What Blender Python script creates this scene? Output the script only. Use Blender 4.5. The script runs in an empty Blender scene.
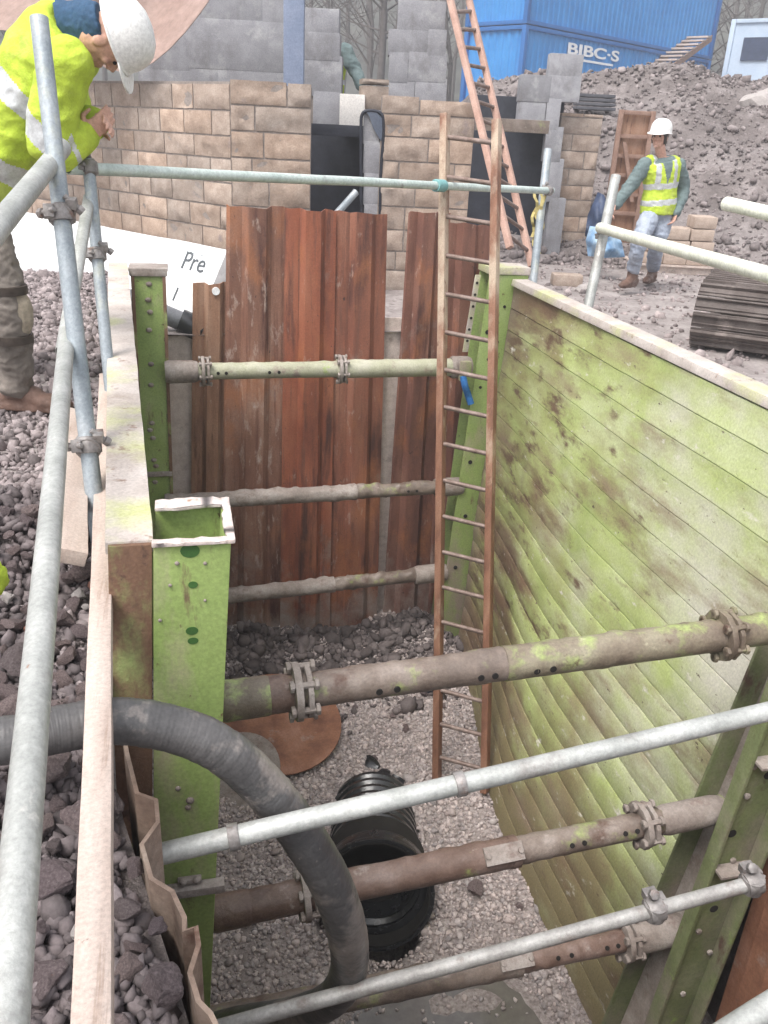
import bpy, bmesh, math, random
import numpy as np
from mathutils import Vector, Matrix, noise as mnoise
random.seed(7); rng = np.random.default_rng(7)
S = bpy.context.scene
COL = S.collection
rad = math.radians

# ------------------------------------------------------------------ camera
W, H, FPX = 768, 1024, 850.0
PITCH, ROLL, YAW = rad(24), rad(3), rad(14)
EYE = Vector((0, 0, 1.5))
FW = Vector((math.sin(YAW)*math.cos(PITCH), math.cos(YAW)*math.cos(PITCH), -math.sin(PITCH)))
_r0 = Vector((math.cos(YAW), -math.sin(YAW), 0)); _u0 = _r0.cross(FW)
RT = _r0*math.cos(ROLL) + _u0*math.sin(ROLL); UP = -_r0*math.sin(ROLL) + _u0*math.cos(ROLL)
HF = Vector((math.sin(YAW), math.cos(YAW), 0)); HR = _r0          # horizontal forward / right
def ray(x, y): return FW + RT*((x-W/2)/FPX) - UP*((y-H/2)/FPX)
def aD(x, y, d): return EYE + ray(x, y)*d
def aZ(x, y, z): r = ray(x, y); return EYE + r*((z-EYE.z)/r.z)
def aV(x, y, v): r = ray(x, y); return EYE + r*(v/(r.x*HF.x+r.y*HF.y))
def aY(x, y, v): r = ray(x, y); return EYE + r*(v/r.y)
cam = bpy.data.cameras.new('camera'); camo = bpy.data.objects.new('camera', cam); COL.objects.link(camo)
cam.sensor_fit = 'VERTICAL'; cam.sensor_height = 24; cam.lens = FPX/H*24
cam.clip_start = .02; cam.clip_end = 600
m = Matrix((RT, UP, -FW)).transposed().to_4x4(); m.translation = EYE
camo.matrix_world = m; S.camera = camo

# ------------------------------------------------------------------ materials
def N(nt, t, **kw):
    n = nt.nodes.new(t)
    for k, v in kw.items():
        if k in n.inputs: n.inputs[k].default_value = v
        else: setattr(n, k, v)
    return n
def rgb(c): return (c[0], c[1], c[2], 1)
MATS = {}
def mat(name, cols, scale=6, stretch=(1,1,1), detail=8, rough=(.6,.9), bump=.25, bscale=40, metal=0, patches=(), tint=None, spec=.4, bdist=.01, orand=None):
    """cols: [(pos, rgb)] over a noise; patches: (rgb, scale, stretch, lo, hi, axis, a, b) laid over it in turn"""
    if name in MATS: return MATS[name]
    M = bpy.data.materials.new(name); M.use_nodes = True; nt = M.node_tree
    L = nt.links.new; bs = nt.nodes['Principled BSDF']
    tc = N(nt, 'ShaderNodeTexCoord')
    def nz(sc, st, det=8., rg=.6, off=0):
        mp = N(nt, 'ShaderNodeMapping'); mp.inputs['Scale'].default_value = st; mp.inputs['Location'].default_value = (off, off*.7, off*1.3)
        L(tc.outputs['Object'], mp.inputs['Vector'])
        n = N(nt, 'ShaderNodeTexNoise'); n.inputs['Scale'].default_value = sc; n.inputs['Detail'].default_value = det; n.inputs['Roughness'].default_value = rg
        L(mp.outputs[0], n.inputs['Vector']); return n.outputs['Fac']
    base = nz(scale, stretch, detail)
    cr = N(nt, 'ShaderNodeValToRGB'); els = cr.color_ramp.elements
    while len(els) < len(cols): els.new(.5)
    for e, (p, c) in zip(els, cols): e.position = p; e.color = rgb(c)
    L(base, cr.inputs[0]); col = cr.outputs[0]
    if tint:
        at = N(nt, 'ShaderNodeAttribute', attribute_name='tint')
        mx = N(nt, 'ShaderNodeMix', data_type='RGBA', blend_type='MULTIPLY'); mx.inputs[0].default_value = tint
        L(col, mx.inputs[6]); L(at.outputs['Color'], mx.inputs[7]); col = mx.outputs[2]
    if orand:
        oi=N(nt,'ShaderNodeObjectInfo'); r1=N(nt,'ShaderNodeValToRGB'); L(oi.outputs['Random'],r1.inputs[0]); e=r1.color_ramp.elements; e[0].color=rgb(orand[0]); e[1].color=rgb(orand[-1])
        for i_,c_ in enumerate(orand[1:-1]): r1.color_ramp.elements.new((i_+1)/(len(orand)-1)).color=rgb(c_)
        mx=N(nt,'ShaderNodeMix',data_type='RGBA',blend_type='MULTIPLY'); mx.inputs[0].default_value=1; L(col,mx.inputs[6]); L(r1.outputs[0],mx.inputs[7]); col=mx.outputs[2]
    for i, p in enumerate(patches):
        c, sc, st, lo, hi = p[:5]
        v = nz(sc, st, 8., .65, 3.7*(i+1))
        if len(p) > 5:
            ax, a, b, amt = p[5:9]
            sx = N(nt, 'ShaderNodeSeparateXYZ'); L(tc.outputs['Object'], sx.inputs[0])
            g = N(nt, 'ShaderNodeMapRange'); g.inputs[1].default_value = a; g.inputs[2].default_value = b; g.inputs[3].default_value = -amt; g.inputs[4].default_value = amt
            L(sx.outputs['XYZ'.index(ax)], g.inputs[0])
            ad = N(nt, 'ShaderNodeMath', operation='ADD'); L(v, ad.inputs[0]); L(g.outputs[0], ad.inputs[1]); v = ad.outputs[0]
        mr = N(nt, 'ShaderNodeMapRange'); mr.inputs[1].default_value = lo; mr.inputs[2].default_value = hi
        L(v, mr.inputs[0])
        mx = N(nt, 'ShaderNodeMix', data_type='RGBA'); L(mr.outputs[0], mx.inputs[0]); L(col, mx.inputs[6]); mx.inputs[7].default_value = rgb(c); col = mx.outputs[2]
    # fine value speckle
    fn = nz(bscale*1.7, (1,1,1), 6., .7, 9)
    fr = N(nt, 'ShaderNodeMapRange'); fr.inputs[1].default_value=.3; fr.inputs[2].default_value=.7; fr.inputs[3].default_value=.78; fr.inputs[4].default_value=1.18
    L(fn, fr.inputs[0])
    mv = N(nt, 'ShaderNodeVectorMath', operation='SCALE'); L(col, mv.inputs[0]); L(fr.outputs[0], mv.inputs['Scale'])
    L(mv.outputs[0], bs.inputs['Base Color'])
    rr = N(nt, 'ShaderNodeMapRange'); rr.inputs[1].default_value=.3; rr.inputs[2].default_value=.7; rr.inputs[3].default_value=rough[0]; rr.inputs[4].default_value=rough[1]
    L(nz(scale*2.3, stretch, 6., .6, 5), rr.inputs[0]); L(rr.outputs[0], bs.inputs['Roughness'])
    bs.inputs['Metallic'].default_value = metal; bs.inputs['Specular IOR Level'].default_value = spec
    if bump:
        bp = N(nt, 'ShaderNodeBump'); bp.inputs['Strength'].default_value = bump; bp.inputs['Distance'].default_value = bdist
        L(nz(bscale, (1,1,1), 8., .65, 1), bp.inputs['Height']); L(bp.outputs[0], bs.inputs['Normal'])
    MATS[name] = M; return M

MUD = (.30,.25,.23); MUDD = (.12,.095,.085); RUST = (.115,.042,.02); PALE = (.55,.50,.46)
def rsheet(nm,c0,c1,c2,sd=1.,mud=.60):
    return mat(nm, [(.3,c0),(.5,c1),(.7,c2)], 2.6*sd, (1.6,1.6,.45), rough=(.5,.8), bump=.4, bscale=55, spec=.4,
        patches=[((.085,.036,.028),3*sd,(2.5,2.5,.3),.53,.66), ((.16,.07,.05),9,(3,3,.12),.54,.68), ((.46,.36,.31),8,(1.8,1.8,.6),mud,mud+.13), ((.40,.155,.065),2.3*sd,(1,1,.5),.54,.74), ((.05,.025,.022),22,(1,1,.7),.66,.71), ((.32,.26,.23),3,(1,1,.8),.47,.7,'Z',-1.7,-2.9,.15)])
m_rust_sheet = rsheet('rusty_sheet_steel',(.16,.062,.042),(.26,.10,.062),(.34,.165,.11))
m_rust_red = rsheet('red_rusty_steel',(.17,.055,.036),(.29,.095,.052),(.36,.145,.085),1.15,.64)
m_rust_brown = rsheet('brown_rusty_steel',(.15,.07,.05),(.25,.125,.085),(.36,.22,.165),.9,.56)
m_rust_dark = rsheet('dark_rusty_steel',(.11,.05,.04),(.19,.085,.062),(.27,.14,.10),1.05,.61)
m_rust_pale = mat('rusty_pale_steel', [(.3,(.17,.085,.055)),(.5,(.30,.165,.105)),(.7,(.38,.24,.17))], 4, (2,2,.4), rough=(.6,.9), bump=.35, bscale=60,
    patches=[((.09,.04,.028),6,(3,3,.4),.58,.7), ((.45,.36,.32),12,(2,2,.6),.64,.74)])
m_rust_plate = mat('rusty_plate', [(.3,(.16,.07,.045)),(.5,(.27,.125,.075)),(.7,(.36,.19,.13))], 5, rough=(.6,.9), bump=.3, patches=[((.33,.28,.25),4,(1,1,1),.58,.7)])
m_green_panel = mat('weathered_green_boards', [(.32,(.32,.385,.135)),(.5,(.42,.485,.195)),(.66,(.50,.55,.30))], 2.2, (1,.7,1.4), rough=(.45,.75), bump=.35, bscale=50,
    patches=[((.56,.54,.46),1.6,(1,.7,1.2),.45,.74,'Y',.6,-1.9,.13), ((.27,.245,.11),2.0,(1,.5,1.6),.48,.76,'Y',-1.0,1.7,.13), ((.24,.20,.105),1.6,(1,.8,1.3),.44,.70,'Z',2.2,.3,.24), ((.19,.125,.08),.9,(1,.55,1.8),.545,.66,'Y',-1.4,1.2,.06),
             ((.27,.205,.14),2.4,(1,.4,1.4),.53,.70), ((.15,.10,.065),6,(1,.5,1.6),.58,.70,'Y',-1.8,1.4,.07), ((.08,.048,.04),26,(1,.6,1.3),.65,.70), ((.64,.61,.55),12,(1,.6,1.4),.62,.72), ((.20,.155,.125),1.2,(1,1,.6),.38,.6,'Y',1.66,2.06,.24)])
m_green = mat('green_paint', [(.3,(.21,.295,.085)),(.5,(.26,.345,.11)),(.7,(.31,.395,.155))], 3, rough=(.4,.7), bump=.15, bscale=50, spec=.45,
    patches=[((.34,.31,.20),5,(1,1,.35),.56,.72), ((.15,.11,.06),11,(2,2,.5),.60,.70), ((.10,.05,.03),22,(1,1,.7),.64,.70), ((.30,.25,.20),4,(1,1,.6),  .52,.72,'Z',2.3,.3,.12)])
m_green_dirty = mat('muddy_green_paint', [(.3,(.11,.135,.06)),(.5,(.155,.18,.08)),(.7,(.22,.235,.135))], 4, rough=(.45,.8), bump=.35, bscale=50,
    patches=[((.23,.19,.16),3,(1,1,.5),.45,.64), ((.10,.06,.045),7,(1,1,.4),.60,.68), ((.25,.38,.08),4,(1,1,1),.63,.7)])
m_green_rust = mat('rusted_green_edge', [(.3,(.11,.055,.035)),(.5,(.21,.125,.08)),(.57,(.25,.28,.11)),(.75,(.28,.36,.12))], 5, (1,1,.6), rough=(.6,.9), bump=.4, bscale=70,
    patches=[((.17,.095,.06),4,(1,1,.5),.47,.58,'Z',2.3,3.4,.16), ((.08,.045,.035),14,(1,1,.8),.57,.66)])
m_sky_pale = mat('pale_steel_sky_sheen', [(.3,(.40,.35,.32)),(.5,(.50,.445,.41)),(.7,(.57,.52,.485))], 5, rough=(.6,.9), bump=.25, bscale=60,
    patches=[((.48,.50,.24),2.2,(1,1,1),.52,.68), ((.36,.30,.26),4,(1,1,1),.54,.70), ((.25,.17,.13),13,(1,1,1),.61,.70)])  # pale base carries the sky's reflection on the caps; patches are grime
m_strut = mat('muddy_strut_steel', [(.3,(.105,.08,.066)),(.5,(.185,.145,.12)),(.7,(.28,.235,.205))], 6, rough=(.3,.6), bump=.35, bscale=60, spec=.5,
    patches=[((.10,.055,.04),6,(1,1,1),.58,.7), ((.29,.35,.12),7,(1,1,1),.58,.72), ((.38,.34,.30),9,(1,1,1),.63,.72)])
m_strut_green = mat('green_flaked_strut', [(.3,(.12,.09,.07)),(.5,(.20,.165,.12)),(.7,(.28,.255,.18))], 6, rough=(.3,.6), bump=.4, bscale=60, spec=.5,
    patches=[((.31,.37,.14),8,(1,1,1),.50,.64), ((.10,.055,.04),9,(1,1,1),.60,.68), ((.45,.42,.30),9,(1,1,1),.63,.72)])
m_strut_rust = mat('rust_brown_strut', [(.3,(.10,.06,.045)),(.5,(.18,.12,.096)),(.7,(.27,.205,.18))], 6, rough=(.3,.6), bump=.35, bscale=60, spec=.5,
    patches=[((.09,.05,.04),6,(1,1,1),.58,.7), ((.37,.32,.29),9,(1,1,1),.62,.72), ((.27,.30,.11),6,(1,1,1),.64,.7)])
m_strut_pale = mat('pale_green_strut', [(.3,(.30,.295,.215)),(.5,(.38,.38,.275)),(.7,(.46,.45,.365))], 5, rough=(.5,.8), bump=.3, bscale=60,
    patches=[((.28,.22,.19),7,(1,1,1),.57,.67), ((.34,.44,.14),6,(1,1,1),.62,.7)])
m_strut_mud = mat('mud_caked_strut', [(.3,(.19,.155,.135)),(.5,(.29,.25,.225)),(.7,(.39,.35,.325))], 6, rough=(.6,.9), bump=.5, bscale=45,
    patches=[((.20,.15,.13),8,(1,1,1),.56,.66)])
m_mudlump = mat('mud', [(.3,(.17,.14,.125)),(.7,(.36,.31,.285))], 14, rough=(.7,.95), bump=.6, bscale=60)
m_galv = mat('galvanised_tube', [(.3,(.30,.31,.295)),(.5,(.40,.41,.395)),(.7,(.52,.53,.51))], 7, rough=(.35,.65), bump=.25, bscale=60, metal=.3, spec=.5,
    patches=[((.26,.245,.23),5,(1,1,1),.54,.68), ((.55,.54,.51),17,(1,1,1),.62,.72), ((.33,.19,.13),9,(1,1,1),.66,.70)])
m_galv_blue = mat('dull_blue_grey_tube', [(.3,(.24,.28,.31)),(.5,(.33,.37,.40)),(.7,(.44,.47,.49))], 7, rough=(.4,.65), bump=.2, bscale=60, metal=.3,
    patches=[((.44,.46,.40),6,(1,1,.5),.58,.68)])
m_galv_green = mat('pale_green_tube', [(.3,(.42,.50,.47)),(.6,(.56,.63,.60))], 9, rough=(.4,.6), bump=.1, metal=.2, patches=[((.35,.36,.36),6,(1,1,1),.62,.7)])
m_cream_tube = mat('cream_painted_tube', [(.3,(.56,.58,.47)),(.6,(.70,.71,.62))], 9, rough=(.45,.65), bump=.15, patches=[((.34,.32,.28),9,(1,1,1),.64,.7)])
m_dull_tube = mat('dull_mud_spattered_tube', [(.3,(.26,.25,.24)),(.5,(.36,.35,.335)),(.7,(.47,.465,.45))], 9, rough=(.4,.65), bump=.3, bscale=60, metal=.25,
    patches=[((.27,.24,.22),9,(1,1,1),.58,.66), ((.36,.20,.15),6,(1,1,1),.68,.71)])
m_coupler = mat('coupler_steel', [(.3,(.17,.155,.15)),(.6,(.34,.32,.31))], 20, rough=(.4,.7), bump=.3, metal=.5, patches=[((.20,.12,.09),20,(1,1,1),.58,.7)])
m_ladder = mat('orange_brown_stile', [(.3,(.14,.065,.042)),(.5,(.235,.115,.072)),(.7,(.32,.18,.12))], 5, (2,2,.4), rough=(.5,.8), bump=.2, bscale=70,
    patches=[((.47,.37,.28),4,(1,1,.5),.5,.66,'Z',1.2,4.4,.12), ((.16,.08,.05),12,(1,1,.5),.62,.7)])
m_rung = mat('rusty_grey_rung', [(.3,(.15,.10,.08)),(.7,(.30,.235,.21))], 12, rough=(.45,.75), bump=.25, metal=.3)
m_ladder2 = mat('pinkish_stile', [(.3,(.36,.215,.17)),(.7,(.50,.335,.275))], 5, rough=(.5,.8), bump=.2)
m_timber = mat('pale_timber', [(.3,(.42,.33,.285)),(.5,(.51,.42,.37)),(.7,(.58,.50,.45))], 3, (7,.7,7), rough=(.65,.9), bump=.25, bscale=80,
    patches=[((.36,.27,.22),5,(9,.5,9),.6,.7), ((.30,.22,.19),30,(1,1,1),.68,.72)])
m_board = mat('weathered_board', [(.3,(.44,.36,.32)),(.5,(.55,.46,.41)),(.7,(.62,.54,.49))], 4, (5,1,5), rough=(.65,.9), bump=.3, bscale=70, patches=[((.30,.24,.21),5,(1,1,1),.57,.7)])
m_rubber = mat('ribbed_hose_rubber', [(.3,(.055,.054,.056)),(.6,(.10,.096,.096))], 5, rough=(.3,.5), bump=.12, bscale=60, spec=.5,
    patches=[((.22,.195,.18),4.5,(1,1,1),.52,.60), ((.30,.26,.245),24,(1,1,1),.64,.7)])
m_black = mat('black_plastic', [(.3,(.014,.015,.017)),(.7,(.028,.029,.032))], 6, rough=(.14,.32), bump=.1, spec=.55, patches=[((.10,.09,.085),9,(1,1,1),.66,.76)])
m_black_matt = mat('black_membrane_shade', [(.3,(.012,.014,.022)),(.7,(.026,.03,.045))], 5, rough=(.5,.8), bump=.3, bscale=20)  # membrane and damp-strip black, also stands for the right doorway's shade
m_dark = mat('dark_hole', [(.3,(.012,.01,.01)),(.7,(.02,.018,.016))], 5, rough=(.8,.9), bump=0)  # near-black stands in for shade inside holes; also colours the eyes
m_dark_green = mat('green_hole_shade', [(.3,(.03,.09,.02)),(.7,(.05,.13,.03))], 8, rough=(.5,.8), bump=.1)  # dark green painted as the shade in the near left post's holes
m_stone = mat('rock_faced_stone', [(.3,(.275,.21,.17)),(.5,(.36,.285,.235)),(.7,(.44,.36,.305))], 9, rough=(.75,.95), bump=.5, bscale=45, tint=1.0, patches=[((.26,.21,.20),5,(1,1,1),.6,.72)])
m_mortar = mat('mortar', [(.3,(.21,.18,.165)),(.7,(.30,.26,.235))], 20, rough=(.85,.95), bump=.4)
m_block = mat('concrete_block', [(.3,(.235,.235,.25)),(.7,(.325,.325,.345))], 6, rough=(.8,.95), bump=.4, bscale=60, tint=1.0, patches=[((.40,.40,.41),4,(1,1,1),.56,.72), ((.17,.165,.17),2.5,(1,1,.6),.56,.72)])
m_rock = mat('broken_stone', [(.3,(.125,.10,.10)),(.5,(.205,.168,.165)),(.7,(.30,.255,.25))], 9, rough=(.7,.95), bump=.9, bscale=45, bdist=.015, orand=[(.72,.70,.72),(1.05,.98,.96),(.85,.80,.86),(1.3,1.22,1.2),(.9,.8,.78),(1.1,1.05,1.1)], patches=[((.26,.15,.115),4,(1,1,1),.64,.75), ((.40,.36,.355),10,(1,1,1),.60,.74), ((.06,.05,.05),9,(1,1,1),.62,.7)])
m_rock_red = mat('broken_brick', [(.3,(.24,.10,.07)),(.6,(.34,.16,.11))], 9, rough=(.7,.95), bump=.6, bscale=55, patches=[((.20,.16,.15),7,(1,1,1),.52,.64)])
m_rock_pale = mat('pale_lump', [(.3,(.30,.27,.26)),(.6,(.42,.385,.37))], 9, rough=(.7,.95), bump=.6, bscale=55)
m_gravel = mat('limestone_gravel', [(.3,(.45,.385,.37)),(.7,(.58,.505,.485))], 14, rough=(.75,.95), bump=.3, bscale=70, tint=1.0)
m_gravelbed = mat('gravel_bed', [(.35,(.21,.175,.165)),(.5,(.33,.285,.27)),(.65,(.43,.38,.36))], 45, rough=(.8,.95), bump=.8, bscale=60, patches=[((.17,.14,.13),2,(1,1,1),.55,.7)])
m_ground = mat('muddy_ground', [(.3,(.19,.165,.16)),(.5,(.30,.265,.255)),(.7,(.40,.36,.35))], 2.2, rough=(.6,.95), bump=.9, bscale=14, bdist=.03, patches=[((.15,.125,.12),7,(1,1,1),.56,.68), ((.46,.42,.41),11,(1,1,1),.62,.72)])
m_soil = mat('dug_soil', [(.3,(.105,.088,.084)),(.5,(.18,.155,.15)),(.7,(.28,.25,.245))], .9, rough=(.8,.95), bump=1., bscale=9, bdist=.06, patches=[((.30,.265,.26),3,(1,1,1),.55,.7)])
m_clod = mat('soil_clods', [(.3,(.135,.117,.115)),(.7,(.235,.21,.208))], 9, rough=(.8,.95), bump=.5, tint=1.0)
m_blue = mat('blue_container_paint', [(.3,(.025,.20,.52)),(.7,(.045,.27,.62))], 1.2, rough=(.45,.7), bump=.05, patches=[((.10,.20,.42),3,(1,1,.4),.6,.75)])
m_blue_dark = mat('dark_blue_frame', [(.3,(.015,.11,.34)),(.7,(.022,.14,.40))], 2, rough=(.45,.7), bump=.05)
m_cabin = mat('pale_blue_cabin', [(.3,(.40,.50,.63)),(.7,(.50,.59,.70))], 2, rough=(.5,.7), bump=.05)
m_white = mat('white_marking', [(.3,(.78,.79,.8)),(.7,(.82,.82,.82))], 5, rough=(.5,.7), bump=0)
m_insul = mat('white_wrap', [(.3,(.76,.78,.80)),(.7,(.82,.83,.83))], 2, rough=(.35,.6), bump=.25, bscale=7, bdist=.03)
m_ink = mat('grey_print', [(.3,(.07,.08,.09)),(.7,(.10,.11,.12))], 5, rough=(.5,.7), bump=0)
m_tarp = mat('tan_tarpaulin', [(.3,(.23,.155,.13)),(.6,(.31,.22,.19))], 2, rough=(.6,.85), bump=.3, bscale=8, bdist=.03, patches=[((.34,.25,.22),3,(1,1,1),.6,.75)])
m_bluetarp = mat('blue_plastic', [(.3,(.10,.20,.38)),(.5,(.20,.34,.52)),(.7,(.40,.52,.62))], 4, rough=(.3,.55), bump=.4, bscale=10, bdist=.03)
m_navy = mat('navy_plastic', [(.3,(.02,.035,.075)),(.7,(.04,.06,.12))], 4, rough=(.35,.6), bump=.4, bscale=10, bdist=.03)
m_track = mat('crawler_steel', [(.3,(.06,.048,.043)),(.5,(.105,.085,.078)),(.7,(.17,.145,.135))], 5, (1,1,1), rough=(.55,.85), bump=.5, bscale=40, patches=[((.22,.185,.17),3,(1,1,1),.56,.68)])
m_hivis = mat('hi_vis_yellow', [(.3,(.40,.53,.04)),(.6,(.50,.64,.06))], 4, rough=(.65,.85), bump=.7, bscale=9, bdist=.03, patches=[((.42,.46,.14),3,(1,1,1),.55,.75), ((.30,.30,.16),11,(1,1,1),.66,.76)])
m_band = mat('reflective_tape', [(.3,(.50,.52,.53)),(.7,(.62,.64,.65))], 6, rough=(.3,.5), bump=.1, metal=.3)
m_sweater = mat('grey_green_sweater', [(.3,(.11,.155,.16)),(.7,(.17,.22,.22))], 9, rough=(.85,.95), bump=.4)
m_jean = mat('faded_denim', [(.3,(.25,.29,.37)),(.7,(.38,.42,.49))], 5, rough=(.8,.95), bump=.4)
m_khaki = mat('mud_brown_trousers', [(.3,(.12,.105,.092)),(.7,(.23,.20,.175))], 5, rough=(.8,.95), bump=.5, bscale=25)
m_kneepad = mat('khaki_kneepad', [(.3,(.24,.20,.15)),(.7,(.34,.30,.235))], 6, rough=(.7,.9), bump=.3)
m_boot = mat('brown_boot_leather', [(.3,(.10,.055,.04)),(.7,(.18,.11,.085))], 8, rough=(.5,.8), bump=.4, patches=[((.26,.21,.19),6,(1,1,1),.55,.68)])
m_skin = mat('skin', [(.3,(.50,.28,.21)),(.7,(.60,.36,.28))], 8, rough=(.5,.65), bump=.1)
m_hair = mat('dark_hair', [(.3,(.03,.022,.018)),(.7,(.06,.045,.035))], 20, rough=(.5,.7), bump=.3)
m_helmet = mat('white_helmet', [(.3,(.76,.76,.74)),(.7,(.82,.82,.80))], 3, rough=(.25,.4), bump=.02, patches=[((.60,.58,.54),6,(1,1,1),.66,.75)])
m_hood = mat('blue_hood', [(.3,(.02,.055,.11)),(.7,(.035,.085,.16))], 5, rough=(.8,.95), bump=.4)
m_strap = mat('yellow_webbing', [(.3,(.45,.36,.12)),(.7,(.60,.52,.25))], 9, rough=(.6,.8), bump=.2)
m_turq = mat('turquoise_sleeve', [(.3,(.16,.36,.37)),(.7,(.24,.45,.45))], 9, rough=(.5,.7), bump=.1)
m_bluerope = mat('blue_rope', [(.3,(.02,.12,.36)),(.7,(.04,.18,.46))], 30, rough=(.7,.9), bump=.5)
m_bark = mat('bare_bark', [(.3,(.07,.062,.06)),(.7,(.13,.115,.11))], 6, rough=(.85,.95), bump=.3)
m_hill = mat('winter_hillside', [(.3,(.05,.052,.052)),(.5,(.085,.088,.082)),(.7,(.13,.13,.12))], .5, rough=(.9,.95), bump=.3)
m_rusty_frame = mat('rusty_brown_frame', [(.3,(.20,.115,.085)),(.7,(.32,.21,.165))], 8, rough=(.7,.9), bump=.3)
m_water = mat('puddle_water', [(.3,(.13,.115,.105)),(.7,(.17,.155,.145))], 3, rough=(.04,.10), bump=.06, bscale=12, spec=.6)

# ------------------------------------------------------------------ mesh helpers
TINTED={m_stone,m_block,m_gravel,m_clod}
class MB:
    def __init__(s): s.v=[]; s.f=[]; s.mi=[]; s.t=[]; s.cur=0; s.tint=(1,1,1); s.pc=[]
    def add(s, vs, fs):
        b=len(s.v); s.pc.append((b,len(s.f))); s.v += [Vector(p) for p in vs]; s.t += [s.tint]*len(vs)
        for f in fs: s.f.append([b+i for i in f]); s.mi.append(s.cur)
        return s
    def box(s, c, size, M=None):
        x,y,z=[k/2 for k in size]; c=Vector(c)
        vs=[Vector((i,j,k)) for k in (-z,z) for j in (-y,y) for i in (-x,x)]
        if M is not None: vs=[M@v for v in vs]
        return s.add([c+v for v in vs], [(0,2,3,1),(4,5,7,6),(0,1,5,4),(2,6,7,3),(0,4,6,2),(1,3,7,5)])
    def hexa(s, lo, hi):  # lo, hi: 4 points each, same winding
        return s.add(list(lo)+list(hi), [(3,2,1,0),(4,5,6,7)]+[(i,(i+1)%4,4+(i+1)%4,4+i) for i in range(4)])
    def prism(s, poly, d):  # poly: 3d points, d: extrusion vector
        n=len(poly); d=Vector(d); ps=[Vector(p) for p in poly]
        return s.add(ps+[p+d for p in ps], [tuple(range(n))[::-1], tuple(range(n,2*n))]+[(i,(i+1)%n,n+(i+1)%n,n+i) for i in range(n)])
    def tube(s, pts, r, seg=16, caps=True, lump=None):
        pts=[Vector(p) for p in pts]; n=len(pts); rs=r if hasattr(r,'__len__') else [r]*n
        vs=[]; fs=[]; up=None
        for i,p in enumerate(pts):
            a=pts[max(i-1,0)]; b=pts[min(i+1,n-1)]; t=(b-a).normalized()
            if up is None: up = t.orthogonal().normalized()
            else: up=(up-t*up.dot(t)).normalized()
            w=t.cross(up)
            for k in range(seg):
                an=2*math.pi*k/seg; dv=up*math.cos(an)+w*math.sin(an); vs.append(p+dv*(rs[i]+(lump(p,dv) if lump else 0)))
        for i in range(n-1):
            for k in range(seg): fs.append((i*seg+k,i*seg+(k+1)%seg,(i+1)*seg+(k+1)%seg,(i+1)*seg+k))
        if caps: fs.append(tuple(range(seg))[::-1]); fs.append(tuple((n-1)*seg+k for k in range(seg)))
        return s.add(vs,fs)
    def pipe(s, a, b, ro, ri, seg=24):  # hollow straight pipe
        a=Vector(a); b=Vector(b); t=(b-a).normalized(); u=t.orthogonal().normalized(); w=t.cross(u); vs=[]; fs=[]
        for p in (a,b):
            for r in (ro,ri):
                for k in range(seg):
                    an=2*math.pi*k/seg; vs.append(p+(u*math.cos(an)+w*math.sin(an))*r)
        for k in range(seg):
            q=(k+1)%seg
            fs += [(k,q,2*seg+q,2*seg+k),(seg+q,seg+k,3*seg+k,3*seg+q),(q,k,seg+k,seg+q),(2*seg+k,2*seg+q,3*seg+q,3*seg+k)]
        return s.add(vs,fs)
    def ball(s, c, r, seg=12, rings=8, M=None, nz=0, nsc=6):
        c=Vector(c); rr=Vector(r) if hasattr(r,'__len__') else Vector((r,r,r)); vs=[]; fs=[]
        for i in range(rings+1):
            th=math.pi*i/rings
            for k in range(seg):
                ph=2*math.pi*k/seg; d=Vector((math.sin(th)*math.cos(ph),math.sin(th)*math.sin(ph),math.cos(th)))
                v=Vector((d.x*rr.x,d.y*rr.y,d.z*rr.z))
                if nz: v*=1+nz*mnoise.noise((d+c)*nsc)
                vs.append(c+(M@v if M is not None else v))
        for i in range(rings):
            for k in range(seg): fs.append((i*seg+k,(i+1)*seg+k,(i+1)*seg+(k+1)%seg,i*seg+(k+1)%seg))
        return s.add(vs,fs)
    def build_each(s, name, mats, parent=None, **k):
        """every piece added becomes an object of its own"""
        out=[]; pc=s.pc+[(len(s.v),len(s.f))]
        for (v0,f0),(v1,f1) in zip(pc,pc[1:]):
            q=MB(); q.add(s.v[v0:v1],[[i-v0 for i in f] for f in s.f[f0:f1]]); out.append(q.build(name,mats,parent,**k))
        return out
    def build(s, name, mats, parent=None, bevel=0, smooth=40, segs=2):
        mats = mats if isinstance(mats,(list,tuple)) else [mats]
        off = parent_loc(parent)
        me=bpy.data.meshes.new(name); me.from_pydata([tuple(v-off) for v in s.v],[],s.f)
        for mm in mats: me.materials.append(mm)
        me.polygons.foreach_set('material_index', s.mi)
        if any(t!=(1,1,1) for t in s.t) or any(mm in TINTED for mm in mats):
            ca=me.color_attributes.new('tint','FLOAT_COLOR','POINT')
            ca.data.foreach_set('color', [k for t in s.t for k in (*t,1)])
        bm=bmesh.new(); bm.from_mesh(me)
        bmesh.ops.remove_doubles(bm, verts=bm.verts, dist=1e-5)
        bmesh.ops.recalc_face_normals(bm, faces=bm.faces)
        if bevel:
            es=[e for e in bm.edges if len(e.link_faces)==2 and e.calc_face_angle(0)>rad(35)]
            bmesh.ops.bevel(bm, geom=es, offset=bevel, segments=segs, profile=.6, affect='EDGES', clamp_overlap=True)
        bm.to_mesh(me); bm.free()
        if smooth: shade(me, smooth)
        o=bpy.data.objects.new(name, me); COL.objects.link(o)
        if parent is not None: o.parent=parent
        return o
def shade(me, ang):
    me.polygons.foreach_set('use_smooth',[True]*len(me.polygons)); me.set_sharp_from_angle(angle=rad(ang)); me.update()
def parent_loc(p):
    v=Vector((0,0,0))
    while p is not None: v+=p.location; p=p.parent
    return v
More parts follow.
